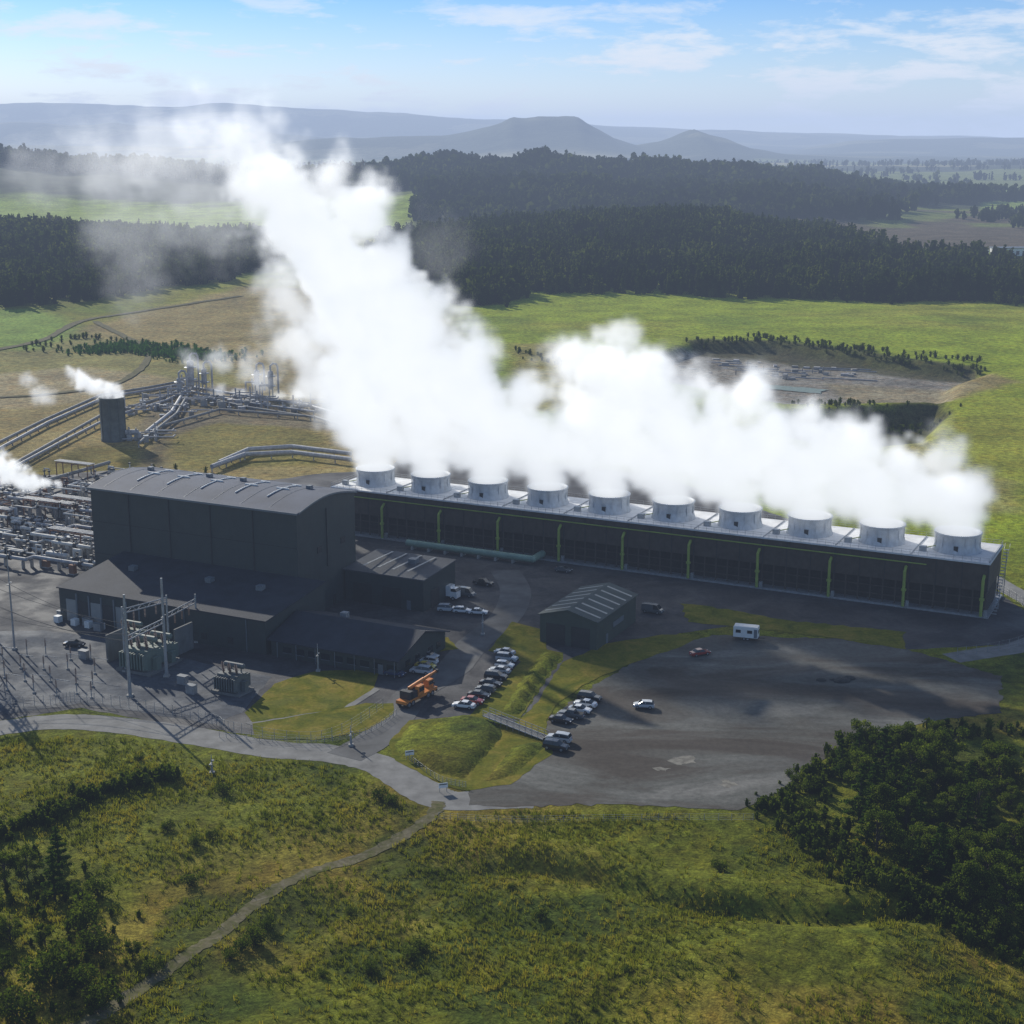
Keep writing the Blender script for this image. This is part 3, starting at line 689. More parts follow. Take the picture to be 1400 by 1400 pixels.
def gantry(pts,h,beamz,r=.3):
    b=B(); Q=[site(*p) for p in pts]
    for q in Q:
        b.cyl((q[0],q[1],0),(q[0],q[1],h),r,r*.6,0,8); b.box(q[0],q[1],.0,1.2,1.2,.4,1)
    for i in range(len(Q)-1):
        a,c_=Q[i],Q[i+1]
        for dz in (0,.9): b.cyl((a[0],a[1],beamz+dz),(c_[0],c_[1],beamz+dz),.14,.14,0,6)
        L=math.hypot(c_[0]-a[0],c_[1]-a[1]); k=int(L/1.2)
        for j in range(k):
            t0_,t1_=j/k,(j+1)/k; z0_,z1_=(0,.9) if j%2 else (.9,0)
            b.cyl((a[0]+(c_[0]-a[0])*t0_,a[1]+(c_[1]-a[1])*t0_,beamz+z0_),(a[0]+(c_[0]-a[0])*t1_,a[1]+(c_[1]-a[1])*t1_,beamz+z1_),.07,.07,0,5)
        for t in (.25,.5,.75):
            px,py=a[0]+(c_[0]-a[0])*t,a[1]+(c_[1]-a[1])*t
            for j in range(6): b.cyl((px,py,beamz-.3-.3*j),(px,py,beamz-.4-.3*j),.2,.16,2,8)
            b.cyl((px,py,beamz),(px,py,beamz-2.2),.05,.05,2,5)
    b.obj('substation_gantry',[STEEL,CONC,INS])
gantry([(178,952),(228,925)],21,11.5,.38)
gantry([(172,918),(232,900)],14,12.5)
gantry([(232,900),(270,878)],11,9)
gantry([(-30,930),(-110,950)],23,16,.55)
def mast(u,v,h):
    x_,y_=site(u,v); b=B(); b.cyl((0,0,0),(0,0,h*.6),.24,.17,0,8); b.cyl((0,0,h*.6),(0,0,h),.15,.05,0,6); b.box(0,0,0,.9,.9,.4,1); b.cyl((0,-.9,h*.62),(0,.9,h*.62),.06,.06,0,5); b.box(0,.9,h*.62-.2,.5,.3,.2,0); b.box(0,-.9,h*.62-.2,.5,.3,.2,0)
    b.obj('lightning_mast',[STEEL,CONC],loc=(x_,y_,.02))
for a in [(228,925,21),(20,888,24),(290,1058,3.5),(435,918,6),(660,868,5),(480,1020,4),(-10,870,20)]: mast(*a)
def lattice(u,v,h):
    x_,y_=site(u,v); b=B()
    def lg(z): 
        k=z/h; return 2.6*(1-k)**1.1+.5
    zs=[0,4,8,12,15.5,18.5,21,h]
    for i in range(len(zs)-1):
        w0,w1=lg(zs[i]),lg(zs[i+1]); C=[(1,1),(-1,1),(-1,-1),(1,-1)]
        for j in range(4):
            a,c_=C[j],C[(j+1)%4]
            b.cyl((a[0]*w0,a[1]*w0,zs[i]),(a[0]*w1,a[1]*w1,zs[i+1]),.16,.16,0,4)
            b.cyl((a[0]*w0,a[1]*w0,zs[i]),(c_[0]*w1,c_[1]*w1,zs[i+1]),.09,.09,0,4); b.cyl((c_[0]*w0,c_[1]*w0,zs[i]),(a[0]*w1,a[1]*w1,zs[i+1]),.09,.09,0,4)
    for z in (15.5,19,22.5):
        for s_ in (-1,1):
            b.cyl((0,0,z+.8),(0,s_*5,z),.15,.1,0,4); b.cyl((0,0,z-.3),(0,s_*5,z),.15,.1,0,4); b.cyl((0,s_*5,z),(0,s_*5,z-1.4),.12,.12,1,6)
    b.obj('transmission_tower',[STEEL,INS],loc=(x_,y_,.0),rot=ANG+.5)
lattice(-42,905,25); lattice(-150,930,25)
b=B()
x0_,y0_=site(-42,905); 
for k,(dz,sd) in enumerate([(14.1,5),(14.1,-5),(17.6,5),(17.6,-5),(21.1,5)]):
    g0=Vector((x0_,y0_+sd*.8,dz)); e=Vector((*site(178+ (k%3)*20,952-(k%3)*10),11.5)); pts=[]
    for i in range(13):
        t=i/12; p=g0.lerp(e,t); p.z-=4*t*(1-t)*1.8; pts.append(p)
    for i in range(12): b.cyl(pts[i],pts[i+1],.045,.045,0,4,False)
b.obj('power_line',[DARK])
b=B()
for i in range(9):
    for j in range(4):
        x_,y_=site(-120+i*30+j*4+rnd.uniform(-8,8),880+j*17+i*3.0+rnd.uniform(-3,3)); h=rnd.choice([2.6,3.4,4.2])
        b.box(x_,y_,.02,.5,.5,.3,1); b.cyl((x_,y_,.3),(x_,y_,h*.55),.12,.12,0,6)
        for q in range(6): b.cyl((x_,y_,h*.55+.25*q),(x_,y_,h*.55+.12+.25*q),.22,.16,2,8)
        b.cyl((x_,y_,h*.55),(x_,y_,h*.55+1.7),.08,.08,2,6)
        if j%2: b.cyl((x_,y_,h*.55+1.7),(x_+3.2,y_-1.2,h*.55+1.7),.06,.06,0,5)
b.obj('switchyard_insulators',[STEEL,CONC,INS])
b=B()
for u,v in [(120,855),(85,845),(135,862),(115,900),(250,935),(262,948)]:
    x_,y_=site(u,v); b.box(x_,y_,.02,2.0,1.2,1.7,0,ANG); b.box(x_,y_,1.72,2.2,1.4,.12,1,ANG)
b.obj('switchgear_cabinets',[STEEL,TRIM])
# fences
def fence(pts,h=2.2,gap=3.0,drape=False):
    b=B(); P=[gsite(*p) if drape else (*site(*p),0) for p in pts]; C=catmull([(p[0],p[1],0) for p in P],8); acc=0; last=None
    for i in range(len(C)-1):
        a,c_=C[i],C[i+1]; L=(c_-a).length; k=max(1,round(L/gap))
        for j in range(k):
            p=a.lerp(c_,j/k); z=hz(p.x,p.y) if drape else 0
            b.cyl((p.x,p.y,z),(p.x,p.y,z+h),.05,.05,0,5)
            if last is not None:
                for f in (.15,.4,.65,.97): b.cyl((last[0],last[1],last[2]+h*f),(p.x,p.y,z+h*f),.018,.018,0,3,False)
            last=(p.x,p.y,z)
    b.obj('security_fence' if h>1.8 else 'wire_fence',[STEEL])
fence([(-60,970),(60,965),(110,960),(200,972),(290,990),(320,1002),(440,1014),(530,965)])
fence([(300,1008),(420,1016),(500,1004),(545,975)],1.2)
fence([(1350,800),(1410,840),(1400,880),(1300,900)])
fence([(560,1040),(600,1068),(640,1078)],1.2,1.5)
fence([(600,1120),(700,1125),(900,1122),(1040,1122)],1.2,4,True)
# footbridge
b=B(); a=Vector((*site(665,985),1.2)); c_=Vector((*site(747,1012),.4)); d=(c_-a); L=d.length; d.normalize(); q=Vector((-d.y,d.x,0)).normalized()
for i in range(int(L/.4)):
    p=a+d*(i*.4); b.box(p.x,p.y,p.z,.34,1.9,.08,0,math.atan2(d.y,d.x))
for s_ in (-1,1):
    for z_ in (.55,1.1): b.cyl(a+q*s_*.95+Vector((0,0,z_)),c_+q*s_*.95+Vector((0,0,z_)),.05,.05,1,6)
    b.cyl(a+q*s_*.95,c_+q*s_*.95,.12,.12,1,6)
    for i in range(int(L/1.5)+1):
        p=a+d*(i*1.5)+q*s_*.95; b.cyl(p-Vector((0,0,1.2)),p+Vector((0,0,1.1)),.05,.05,1,6)
b.obj('footbridge',[CONCD,STEEL])
# ------------------------------------------------------------------ vehicles
TYRE=mat('tyre',(.015,.015,.015),.9); RED=mat('tail_lamp',(.35,.02,.02),.3); HEAD=mat('head_lamp',(.7,.7,.7),.2); HUB=mat('wheel_hub',(.35,.35,.36),.35,metal=.6)
def paintmat(n,c):
    m=mat('car_paint_'+n,c,.25,var=.03); m.node_tree.nodes['Principled BSDF'].inputs['Coat Weight'].default_value=.6; return m
PAINT={'white':paintmat('white',(.78,.78,.78)),'silver':paintmat('silver',(.50,.52,.54)),'black':paintmat('black',(.02,.02,.023)),'blue':paintmat('blue',(.03,.05,.12)),
 'red':paintmat('red',(.32,.03,.025)),'yellow':paintmat('yellow',(.65,.48,.04)),'grey':paintmat('grey',(.10,.11,.12)),'green':paintmat('green',(.04,.09,.06))}
def wheel(b,x_,y_,r,w,mt=2,mh=4):
    b.cyl((x_,y_-w/2,r),(x_,y_+w/2,r),r,r,mt,16); sgn=1 if y_>0 else -1
    b.cyl((x_,y_+sgn*w/2,r),(x_,y_+sgn*(w/2+.02),r),r*.6,r*.55,mh,12)
SHAPES={ # x, belt z, top z, half width
 'sedan':([(-2.28,.62,.72,.72),(-2.2,.88,.92,.80),(-1.62,.95,1.0,.86),(-.95,.95,1.42,.87),(.25,.93,1.45,.87),(1.0,.90,.98,.87),(1.85,.78,.84,.84),(2.22,.62,.70,.76)],.34,1.42),
 'hatch':([(-1.98,.6,.7,.74),(-1.95,.95,1.1,.82),(-1.6,.97,1.44,.85),(-.7,.96,1.5,.86),(.35,.94,1.48,.86),(1.0,.92,1.0,.86),(1.75,.8,.86,.83),(2.0,.6,.7,.76)],.33,1.25),
 'suv':([(-2.3,.7,.8,.82),(-2.27,1.08,1.2,.88),(-2.0,1.1,1.72,.91),(-.8,1.1,1.8,.92),(.45,1.1,1.78,.92),(1.15,1.06,1.14,.92),(2.1,.95,1.02,.9),(2.35,.7,.8,.84)],.39,1.42),
 'van':([(-2.5,.7,.85,.88),(-2.48,1.1,2.1,.92),(-1.2,1.1,2.2,.95),(.4,1.1,2.2,.95),(1.3,1.1,2.1,.95),(1.95,1.05,1.15,.94),(2.4,.9,.98,.9),(2.55,.6,.75,.84)],.36,1.6),
 'pickup':([(-2.6,.7,1.02,.86),(-2.55,.98,1.04,.9),(-1.0,.98,1.04,.92),(-.85,1.05,1.7,.9),(.3,1.05,1.74,.9),(1.0,1.03,1.12,.92),(2.15,.95,1.0,.9),(2.5,.7,.8,.84)],.4,1.6)}
CARM={}
def carmesh(kind,pc):
    if (kind,pc) in CARM: return CARM[(kind,pc)]
    st,wr,wb=SHAPES[kind]; b=B(); n=len(st); rows=[]
    for (x_,bz,tz,w) in st:
        zb=.28; mid=(zb+bz)/2
        cab=tz-bz>.25; tw=w*(.78 if cab else .9)
        rows.append([(x_,-w*.93,zb),(x_,-w*1.0,mid),(x_,-w*.97,bz),(x_,-tw,tz-.03),(x_,-tw*.85,tz),(x_,tw*.85,tz),(x_,tw,tz-.03),(x_,w*.97,bz),(x_,w*1.0,mid),(x_,w*.93,zb)])
    vs=[p for r_ in rows for p in r_]; k=10
    for i in range(n-1):
        c0=st[i][2]-st[i][1]>.25; c1=st[i+1][2]-st[i+1][1]>.25
        for j in range(k):
            f=(i*k+j,(i+1)*k+j,(i+1)*k+(j+1)%k,i*k+(j+1)%k)
            side=j in (2,6); top=j in (3,4,5)
            g=0
            if side and (c0 or c1): g=1
            if top and (c0!=c1): g=1
            if kind=='van' and side and i in (0,1,2): g=0
            b.add([vs[q] for q in f],[(0,1,2,3)],g,False)
    b.add(rows[0],[tuple(range(10))],0); b.add(rows[-1],[tuple(range(10))[::-1]],0)
    w=st[3][3]
    for x_ in (-.35,) if kind!='pickup' else (-.3,):
        for s_ in (-1,1): b.box(x_,s_*w*.885,st[3][1],.09,.05,.42,0)
    for s_ in (-1,1):
        b.box(.95,s_*(w+.1),st[4][1]-.02,.14,.2,.13,0)
        b.box(st[-1][0]-.12,s_*w*.68,.62,.25,.3,.13,5); b.box(st[0][0]+.04,s_*w*.72,.72,.12,.24,.18,3)
        b.box(-.1,s_*w*1.0,.26,2.2,.05,.1,2)
    b.box(st[-1][0]+.02,0,.32,.12,w*1.6,.22,2 if kind!='van' else 0); b.box(st[0][0]-.02,0,.34,.12,w*1.6,.22,0); b.box(st[0][0]-.06,0,.6,.06,.45,.12,5)
    if kind=='pickup': b.box(-1.75,0,1.03,1.5,1.45,.05,2)
    for x_ in (-wb,wb-.05):
        for s_ in (-1,1): wheel(b,x_,s_*(w-.1),wr,.24)
    me_o=b.obj('tmp',[PAINT[pc],GLASS,TYRE,RED,HUB,HEAD]); me=me_o.data; bpy.data.objects.remove(me_o); CARM[(kind,pc)]=me; me.name='car_'+kind+'_'+pc
    return me
def car(u,v,kind,pc,rot=0,z=.085):
    x_,y_=site(u,v); nm={'van':'parked_van','pickup':'pickup_truck'}.get(kind,'parked_car')
    link(nm,carmesh(kind,pc),(x_,y_,z),ANG+rot)
R=math.pi
row=[(690,895,'sedan','silver'),(693,904,'suv','silver'),(690,913,'hatch','white'),(683,920,'sedan','silver'),(678,929,'suv','black'),(671,938,'sedan','black'),(664,946,'hatch','grey'),(655,954,'sedan','black'),(646,962,'sedan','red'),(634,968,'sedan','white')]
for i,a in enumerate(row): car(a[0],a[1],a[2],a[3],.12+(R if i%3==0 else 0)+rnd.uniform(-.04,.04))
for i,a in enumerate([(586,900,'sedan','silver'),(586,907,'hatch','white'),(582,914,'sedan','yellow'),(576,921,'suv','silver'),(540,924,'sedan','blue')]): car(a[0],a[1],a[2],a[3],.1+(R if i%2 else 0))
for i,a in enumerate([(806,958,'suv','black'),(800,966,'sedan','white'),(793,974,'sedan','white'),(780,981,'pickup','grey'),(767,988,'sedan','black'),(764,1014,'suv','silver'),(760,1025,'suv','black')]): car(a[0],a[1],a[2],a[3],.05+(R if i%2 else 0)+rnd.uniform(-.05,.05))
car(880,968,'hatch','silver',.35+R); car(957,896,'sedan','red',.9)
for i,a in enumerate([(612,836,'suv','silver'),(632,838,'hatch','white'),(654,840,'sedan','white'),(636,815,'van','grey'),(661,800,'pickup','black')]): car(a[0],a[1],a[2],a[3],.3 if i<3 else 0)
car(102,884,'sedan','black',.4); car(892,838,'van','grey',0); car(770,782,'sedan','grey',0)
def box_truck(u,v,rot,c):
    b=B(); b.box(-1,0,.95,5.6,2.3,2.5,0); b.box(2.5,0,.6,1.7,2.1,1.6,0)
    cv=[(1.65,-1.05,2.2),(3.35,-1.05,2.2),(3.35,1.05,2.2),(1.65,1.05,2.2),(1.7,-.95,2.9),(2.95,-.95,2.9),(2.95,.95,2.9),(1.7,.95,2.9)]
    b.add(cv,[(4,5,6,7)],0); b.add(cv,[(0,1,5,4),(1,2,6,5),(2,3,7,6)],1)
    b.box(0,0,.55,6.4,1.0,.35,2)
    for x_ in (-2.3,-1.3,2.4):
        for s_ in (-1,1): wheel(b,x_,s_*.95,.48,.3)
    x_,y_=site(u,v); b.obj('delivery_truck',[PAINT[c],GLASS,TYRE,RED,HUB],loc=(x_,y_,.03),rot=ANG+rot)
box_truck(610,818,.0,'white')
b=B(); b.box(0,0,.7,5.4,2.4,2.3,0); b.box(0,0,3.0,5.2,2.2,.15,0); b.box(0,0,.5,5.6,2.0,.2,2)
for x_ in (-1.6,.9): b.box(x_,-1.22,1.7,1.1,.06,.7,1)
b.box(2.2,-1.22,.8,.7,.06,1.9,3); b.box(2.72,0,1.7,.06,1.2,.7,1); b.cyl((2.7,0,.55),(4.1,0,.55),.07,.07,2,6)
for s_ in (-1,1): wheel(b,-.3,s_*1.12,.36,.22); wheel(b,.5,s_*1.12,.36,.22)
x_,y_=site(1020,874); b.obj('site_trailer',[WHITE,GLASS,TYRE,TRIM,HUB],loc=(x_,y_,.055),rot=ANG+.15)
ORG=mat('crane_orange',(.60,.20,.03),.45,var=.15,stain=.3)
b=B(); b.box(0,0,.9,10.5,2.5,.6,0); b.box(4.5,.45,1.5,1.6,1.4,1.5,0); b.box(4.65,.45,2.0,1.5,1.44,.7,1); b.box(-1.6,0,1.5,3.6,2.4,1.3,3); b.box(-.4,-1.0,1.6,1.9,.9,1.9,0); b.box(-.3,-1.03,2.3,1.7,.9,.9,1)
b.box(-3.4,0,1.5,1.2,2.4,1.6,3)
a=Vector((-2.2,.3,3.1)); c_=Vector((7.2,.3,3.9)); 
for w_,t_ in ((.42,.55),(.33,.8),(.24,1.0)):
    e=a.lerp(c_,t_); b.cyl(a,e,w_,w_,0,4)
b.box(7.3,.3,3.5,.5,.6,.7,3); b.cyl((7.4,.3,3.5),(6.2,.3,1.9),.04,.04,3,5); b.box(6.1,.3,1.5,.4,.4,.5,3)
for x_ in (-4.2,-2.9,2.2,3.6):
    for s_ in (-1,1): wheel(b,x_,s_*1.05,.62,.42,2,4)
for x_ in (-4.9,4.95):
    b.box(x_,0,.7,.4,2.7,.35,3)
x_,y_=site(570,958); b.obj('mobile_crane',[ORG,GLASS,TYRE,DARK,HUB],loc=(x_,y_,.06),rot=math.radians(58))
x_,y_=site(1150,930); b=B(); r_=random.Random(9)
for k in range(16):
    b.ball((r_.gauss(0,1.8),r_.gauss(0,.9),0),r_.uniform(.5,1.3),0,9,6,(1.2,1,.5))
b.obj('soil_heap',[mat('soil',(.05,.045,.04),.95,var=.4,sc=1,bump=.4,bsc=1.5)],loc=(x_,y_,0.02))
for u,v in ((560,1038),(606,1083)):
    x_,y_,z_=gsite(u,v); b=B(); b.cyl((-.6,0,0),(-.6,0,1.6),.05,.05,1,6); b.cyl((.6,0,0),(.6,0,1.6),.05,.05,1,6); b.box(0,-.06,.8,1.6,.05,.9,0); b.box(0,-.09,1.35,1.4,.012,.18,2)
    b.obj('site_sign',[WHITE,STEEL,GREENSH],loc=(x_,y_,z_),rot=.3)
print('objects',time.time()-T0)
# ------------------------------------------------------------------ vegetation
def quads(c,size,r,flat=0):
    n=len(c); a=r.normal(size=(n,3)); a/=np.linalg.norm(a,axis=1)[:,None]
    t=r.normal(size=(n,3)); t-= (t*a).sum(1)[:,None]*a; t/=np.linalg.norm(t,axis=1)[:,None]; q=np.cross(a,t)
    s=size*(.6+.8*r.random((n,1)))
    P=np.stack([c-t*s*.5,c-q*s*.32,c+t*s*.5,c+q*s*.32],1)
    return P.reshape(-1,3), np.arange(n*4).reshape(n,4)
def limb(p0,p1,r0,r1,n=6):
    b=B(); b.cyl(p0,p1,r0,r1,0,n,False); return np.array(b.v),np.array(b.f)
def tree_mesh(seed,h,kind,leaves,size,mats):
    r=np.random.default_rng(seed); Vs=[];Fs=[];Ms=[];off=0
    def put(v,f,m):
        nonlocal off
        Vs.append(v);Fs.append(f+off);Ms.append(np.full(len(f),m));off+=len(v)
    put(*limb((0,0,-.5),(0.1*h*r.normal()*.3,0.03*h,h*.75),h*.028,h*.008,8),1)
    if kind=='broad':
        k=18; C=[]
        for i in range(k):
            a=r.random()*6.28; e=r.uniform(.2,.95); rad=h*.34*math.sqrt(1-((e-.5)/.62)**2)*r.uniform(.5,1.1)
            c=np.array([rad*math.cos(a),rad*math.sin(a),h*e]); C.append((c,h*r.uniform(.09,.15)))
            put(*limb((0,0,h*max(.12,e-.25)),tuple(c),h*.012,h*.003,5),1)
        per=leaves//k
        for c,rr in C:
            d=r.normal(size=(per,3)); d/=np.linalg.norm(d,axis=1)[:,None]; p=c+d*rr*(r.random((per,1))**.45)*np.array([1.15,1.15,.85])
            p[:,2]=np.maximum(p[:,2],.15)
            v,f=quads(p,size,r); put(v,f,0)
    elif kind=='conifer':
        k=int(h*2.6); per=max(6,leaves//k//1)
        for i in range(k):
            e=.08+.9*(i+r.random()*.6)/k; a=i*2.4+r.random(); L=h*.26*(1-e)**.8*r.uniform(.75,1.15)+.15
            tip=np.array([L*math.cos(a),L*math.sin(a),h*e+L*.12]); base=np.array([0,0,h*e])
            put(*limb(tuple(base),tuple(tip),.05,.02,4),1)
            u=r.random((per,1))**.7; p=base+(tip-base)*u+r.normal(size=(per,3))*np.array([.28,.28,.14])*(L*.35+.25)
            v,f=quads(p,size,r); put(v,f,0)
    else:
        k=7; per=leaves//k
        for i in range(k):
            a=r.random()*6.28; c=np.array([.3*h*math.cos(a),.3*h*math.sin(a),h*r.uniform(.3,.65)]); put(*limb((0,0,0),tuple(c),.06,.02,4),1)
            d=r.normal(size=(per,3)); d/=np.linalg.norm(d,axis=1)[:,None]; p=c+d*h*.36*(r.random((per,1))**.4); p[:,2]=np.abs(p[:,2])
            v,f=quads(p,size,r); put(v,f,0)
    return np_mesh('tree',np.concatenate(Vs),np.concatenate(Fs),mats,np.concatenate(Ms))
BARK=mat('bark',(.06,.045,.035),.95,var=.3,sc=2)
LF1=leafmat('foliage_broadleaf',[(.020,.036,.006),(.065,.092,.014),(.16,.18,.03)],.3,.38)
LF2=leafmat('foliage_conifer',[(.014,.034,.008),(.038,.070,.014),(.09,.125,.026)],.3,.35)
LF3=leafmat('foliage_shrub',[(.026,.038,.006),(.055,.078,.012),(.11,.125,.024)],.4,.4)
broad=[tree_mesh(i,9,'broad',3800,.40,[LF1,BARK]) for i in range(4)]
con=[tree_mesh(20+i,11,'conifer',4600,.42,[LF2,BARK]) for i in range(3)]
shr=[tree_mesh(40+i,2.0,'shrub',700,.22,[LF3,BARK]) for i in range(3)]
def plant_at(u,v,kind,sc):
    x_,y_,z_=gsite(u,v)
    ms={'b':broad,'c':con,'s':shr}[kind]; nm={'b':'broadleaf_tree','c':'pine_tree','s':'shrub'}[kind]
    link(nm,rnd.choice(ms),(x_,y_,z_-.15),rnd.uniform(0,6.28),sc*rnd.uniform(.9,1.12))
poly=[(1135,1058),(1180,1030),(1250,1025),(1340,1040),(1450,1060),(1480,1330),(1400,1295),(1330,1262),(1250,1205),(1180,1170),(1150,1110)]
pw=[gsite(*p)[:2] for p in poly]
xs=[p[0] for p in pw]; yy=[p[1] for p in pw]; pts=[]; tries=0
while len(pts)<80 and tries<9000:
    tries+=1; a=(rnd.uniform(min(xs),max(xs)),rnd.uniform(min(yy),max(yy)))
    if polydist(np.array([a[0]]),np.array([a[1]]),pw)[0]<.5: continue
    if all(math.hypot(a[0]-b_[0],a[1]-b_[1])>2.9 for b_ in pts): pts.append(a)
for a in pts:
    k=rnd.random(); ms,nm,sc=(broad,'broadleaf_tree',rnd.uniform(.5,.95)) if k<.72 else (con,'pine_tree',rnd.uniform(.55,.95))
    link(nm,rnd.choice(ms),(a[0],a[1],hz(*a)-.2),rnd.uniform(0,6.28),sc)
for a in [(8,1212,'b',.7),(38,1200,'b',.55),(80,1195,'c',.75),(75,1230,'c',.8),(112,1238,'b',.42),(15,1290,'b',.5),(62,1295,'b',.38),(115,1270,'s',2.6),(130,1300,'s',1.8),(182,1312,'b',.36),(112,1350,'s',2.0),(60,1345,'s',2.4),(5,1345,'b',.5),(-20,1260,'b',.8),(-40,1320,'b',.8),(135,1225,'s',1.8),(25,1395,'s',2.4),(140,1375,'s',1.8),(90,1322,'s',2.0),(210,1330,'s',1.2)]: plant_at(*a)
for a in [(305,1085,1.1),(230,1135,1),(268,1155,1.2),(290,1145,.8),(260,1210,1.2),(738,1256,1.1),(983,1190,1.1),(440,1335,.7),(507,1330,1.1),(520,1092,1.2),(535,1100,1),(190,1040,.8),(350,1290,1.4),(330,1300,1.2),(365,1270,1.2),(315,1312,1),(480,1250,.7),(560,1310,1.2),(575,1300,1.1),(700,1215,.6),(1110,1085,1.4),(1100,1110,1.3),(1090,1070,1),(1290,1230,1.2),(1215,1190,1),(855,1330,.6),(1000,1330,.5),(1080,1060,.8)]: plant_at(a[0],a[1],'s',a[2])
def mass(name,P,S,protos,m,squash=None):
    r=rng; Vs=[];Fs=[];off=0; which=r.integers(0,len(protos),len(P))
    for k,(v,f) in enumerate(protos):
        sel=np.where(which==k)[0]
        if len(sel)==0: continue
        a=r.random(len(sel))*6.28; c,s_=np.cos(a),np.sin(a); sc=S[sel]
        X_=(v[None,:,0]*c[:,None]-v[None,:,1]*s_[:,None])*sc[:,None]; Y_=(v[None,:,0]*s_[:,None]+v[None,:,1]*c[:,None])*sc[:,None]; Z_=v[None,:,2]*(sc*(r.uniform(.85,1.15,len(sel))))[:,None]
        W=np.stack([X_+P[sel,0][:,None],Y_+P[sel,1][:,None],Z_+P[sel,2][:,None]],-1).reshape(-1,3)
        F_=(f[None]+(np.arange(len(sel))*len(v))[:,None,None]).reshape(-1,4)+off
        Vs.append(W);Fs.append(F_);off+=len(W)
    me=np_mesh(name,np.concatenate(Vs),np.concatenate(Fs),[m]); link(name,me); return me
def proto(kind,n,size,seed,h=1.0):
    r=np.random.default_rng(seed)
    if kind=='c':
        e=r.random((n,1))**1.2; rad=.22*(1-e)**.75*(r.random((n,1))**.4)+.01; a=r.random((n,1))*6.28
        p=np.concatenate([rad*np.cos(a),rad*np.sin(a),e*.95+.03],1)
    else:
        d=r.normal(size=(n,3)); d/=np.linalg.norm(d,axis=1)[:,None]; p=d*np.array([.36,.36,.42])*(r.random((n,1))**.35)+np.array([0,0,.5]); p+=.05*r.normal(size=(1,3))
    v,f=quads(p,size,r)
    k=6; vs=[];fs=[]
    zz=[(.03,.10),(.45,.12 if kind=='c' else .2),(.9,.01 if kind=='c' else .06)]
    for z_,rr in zz:
        for i in range(k): vs.append((rr*math.cos(i*6.283/k),rr*math.sin(i*6.283/k),z_))
    for j in range(2):
        for i in range(k): fs.append((j*k+i,j*k+(i+1)%k,(j+1)*k+(i+1)%k,(j+1)*k+i))
    return np.concatenate([v,np.array(vs)]),np.concatenate([f,np.array(fs)+len(v)])
def scatter(poly,dens,world=True,edge=0):
    xs=[p[0] for p in poly]; ys_=[p[1] for p in poly]; area=(max(xs)-min(xs))*(max(ys_)-min(ys_)); n=int(area*dens)
    P=np.stack([rng.uniform(min(xs),max(xs),n),rng.uniform(min(ys_),max(ys_),n)],1)
    d=polydist(P[:,0]+edge*fbm(P[:,0],P[:,1],60,41,3),P[:,1]+edge*fbm(P[:,0],P[:,1],60,42,3),poly); P=P[d>0]
    return np.concatenate([P,height(P[:,0],P[:,1])[:,None]-.5],1)
PC=[proto('c',60,.14,i) for i in range(4)]; PB=[proto('b',60,.19,10+i) for i in range(4)]
FOR=leafmat('foliage_forest',[(.009,.016,.005),(.028,.042,.010),(.095,.105,.024)],.022,.3)
W=[site(640,418),site(700,407),site(850,402),site(960,406),site(1190,411),site(1420,414),(620,1100),(640,1240),(430,1290),(350,1420),(330,1720),(60,1780),(-100,1620),(-125,1350)]
P=scatter(W,1/42,edge=18); mass('pine_forest',P,rng.uniform(12,21,len(P))*(1+.25*fbm(P[:,0],P[:,1],50,77,2)),PC+PC+PB[:2],FOR)
W=[site(-300,440),site(0,424),site(90,418),site(200,400),site(300,392),(-190,1350),(-230,1560),(-520,1700),(-1000,1650),(-1100,1000)]
P=scatter(W,1/55,edge=20); mass('mixed_forest',P,rng.uniform(11,19,len(P))*(1+.25*fbm(P[:,0],P[:,1],60,78,2)),PB+PC[:2],FOR)
FARF=leafmat('foliage_far_forest',[(.010,.015,.007),(.028,.038,.013),(.085,.095,.028)],.008,.25)
PF=[proto('b',26,.30,30+i) for i in range(3)]+[proto('c',26,.22,34)]
W=[(-330,2480),(-130,2400),(-110,2000),(200,1960),(520,2050),(560,2400),(720,2500),(900,2700),(700,3100),(0,3200),(-300,3100)]
P=scatter(W,1/120,edge=60); mass('ridge_forest',P,rng.uniform(13,26,len(P))*(1+.3*fbm(P[:,0],P[:,1],90,79,2)),PF,FARF)
W=[(-2000,2700),(-1100,2650),(-600,2680),(-330,2700),(-330,3200),(-2000,3300)]
P=scatter(W,1/160,edge=60); mass('ridge_forest',P,rng.uniform(16,30,len(P)),PF,FARF)
W=[(620,1900),(1100,1950),(1300,2250),(700,2300),(600,2150)]; P=scatter(W,1/300,edge=60); mass('shelterbelt_trees',P,rng.uniform(8,16,len(P)),PF,FARF)
L=[]
for k in range(34):
    cx,cy=rng.uniform(-2200,3200),rng.uniform(3600,6500); a=rng.uniform(-.15,.15); q=rng.uniform(150,800)
    t=rng.uniform(-1,1,int(q/6)); L.append(np.stack([cx+t*q*math.cos(a),cy+t*q*math.sin(a)+rng.normal(size=len(t))*rng.uniform(10,60),np.zeros(len(t))],1))
P=np.concatenate(L); P[:,2]=height(P[:,0],P[:,1]); mass('shelterbelt_trees',P,rng.uniform(12,22,len(P)),PF,FARF)
def strip(name,pts,w,n,smin,smax,m=LF3,pr=None):
    Q=[gsite(*p) for p in pts]; C=catmull([(q[0],q[1],0) for q in Q],8); P=[]
    for i in range(n):
        k=rnd.randrange(len(C)-1); p=C[k].lerp(C[k+1],rnd.random()); P.append((p.x+rnd.gauss(0,w),p.y+rnd.gauss(0,w)))
    P=np.array(P); P=np.concatenate([P,height(P[:,0],P[:,1])[:,None]-.2],1); mass(name,P,rng.uniform(smin,smax,len(P)),pr or PB,m)
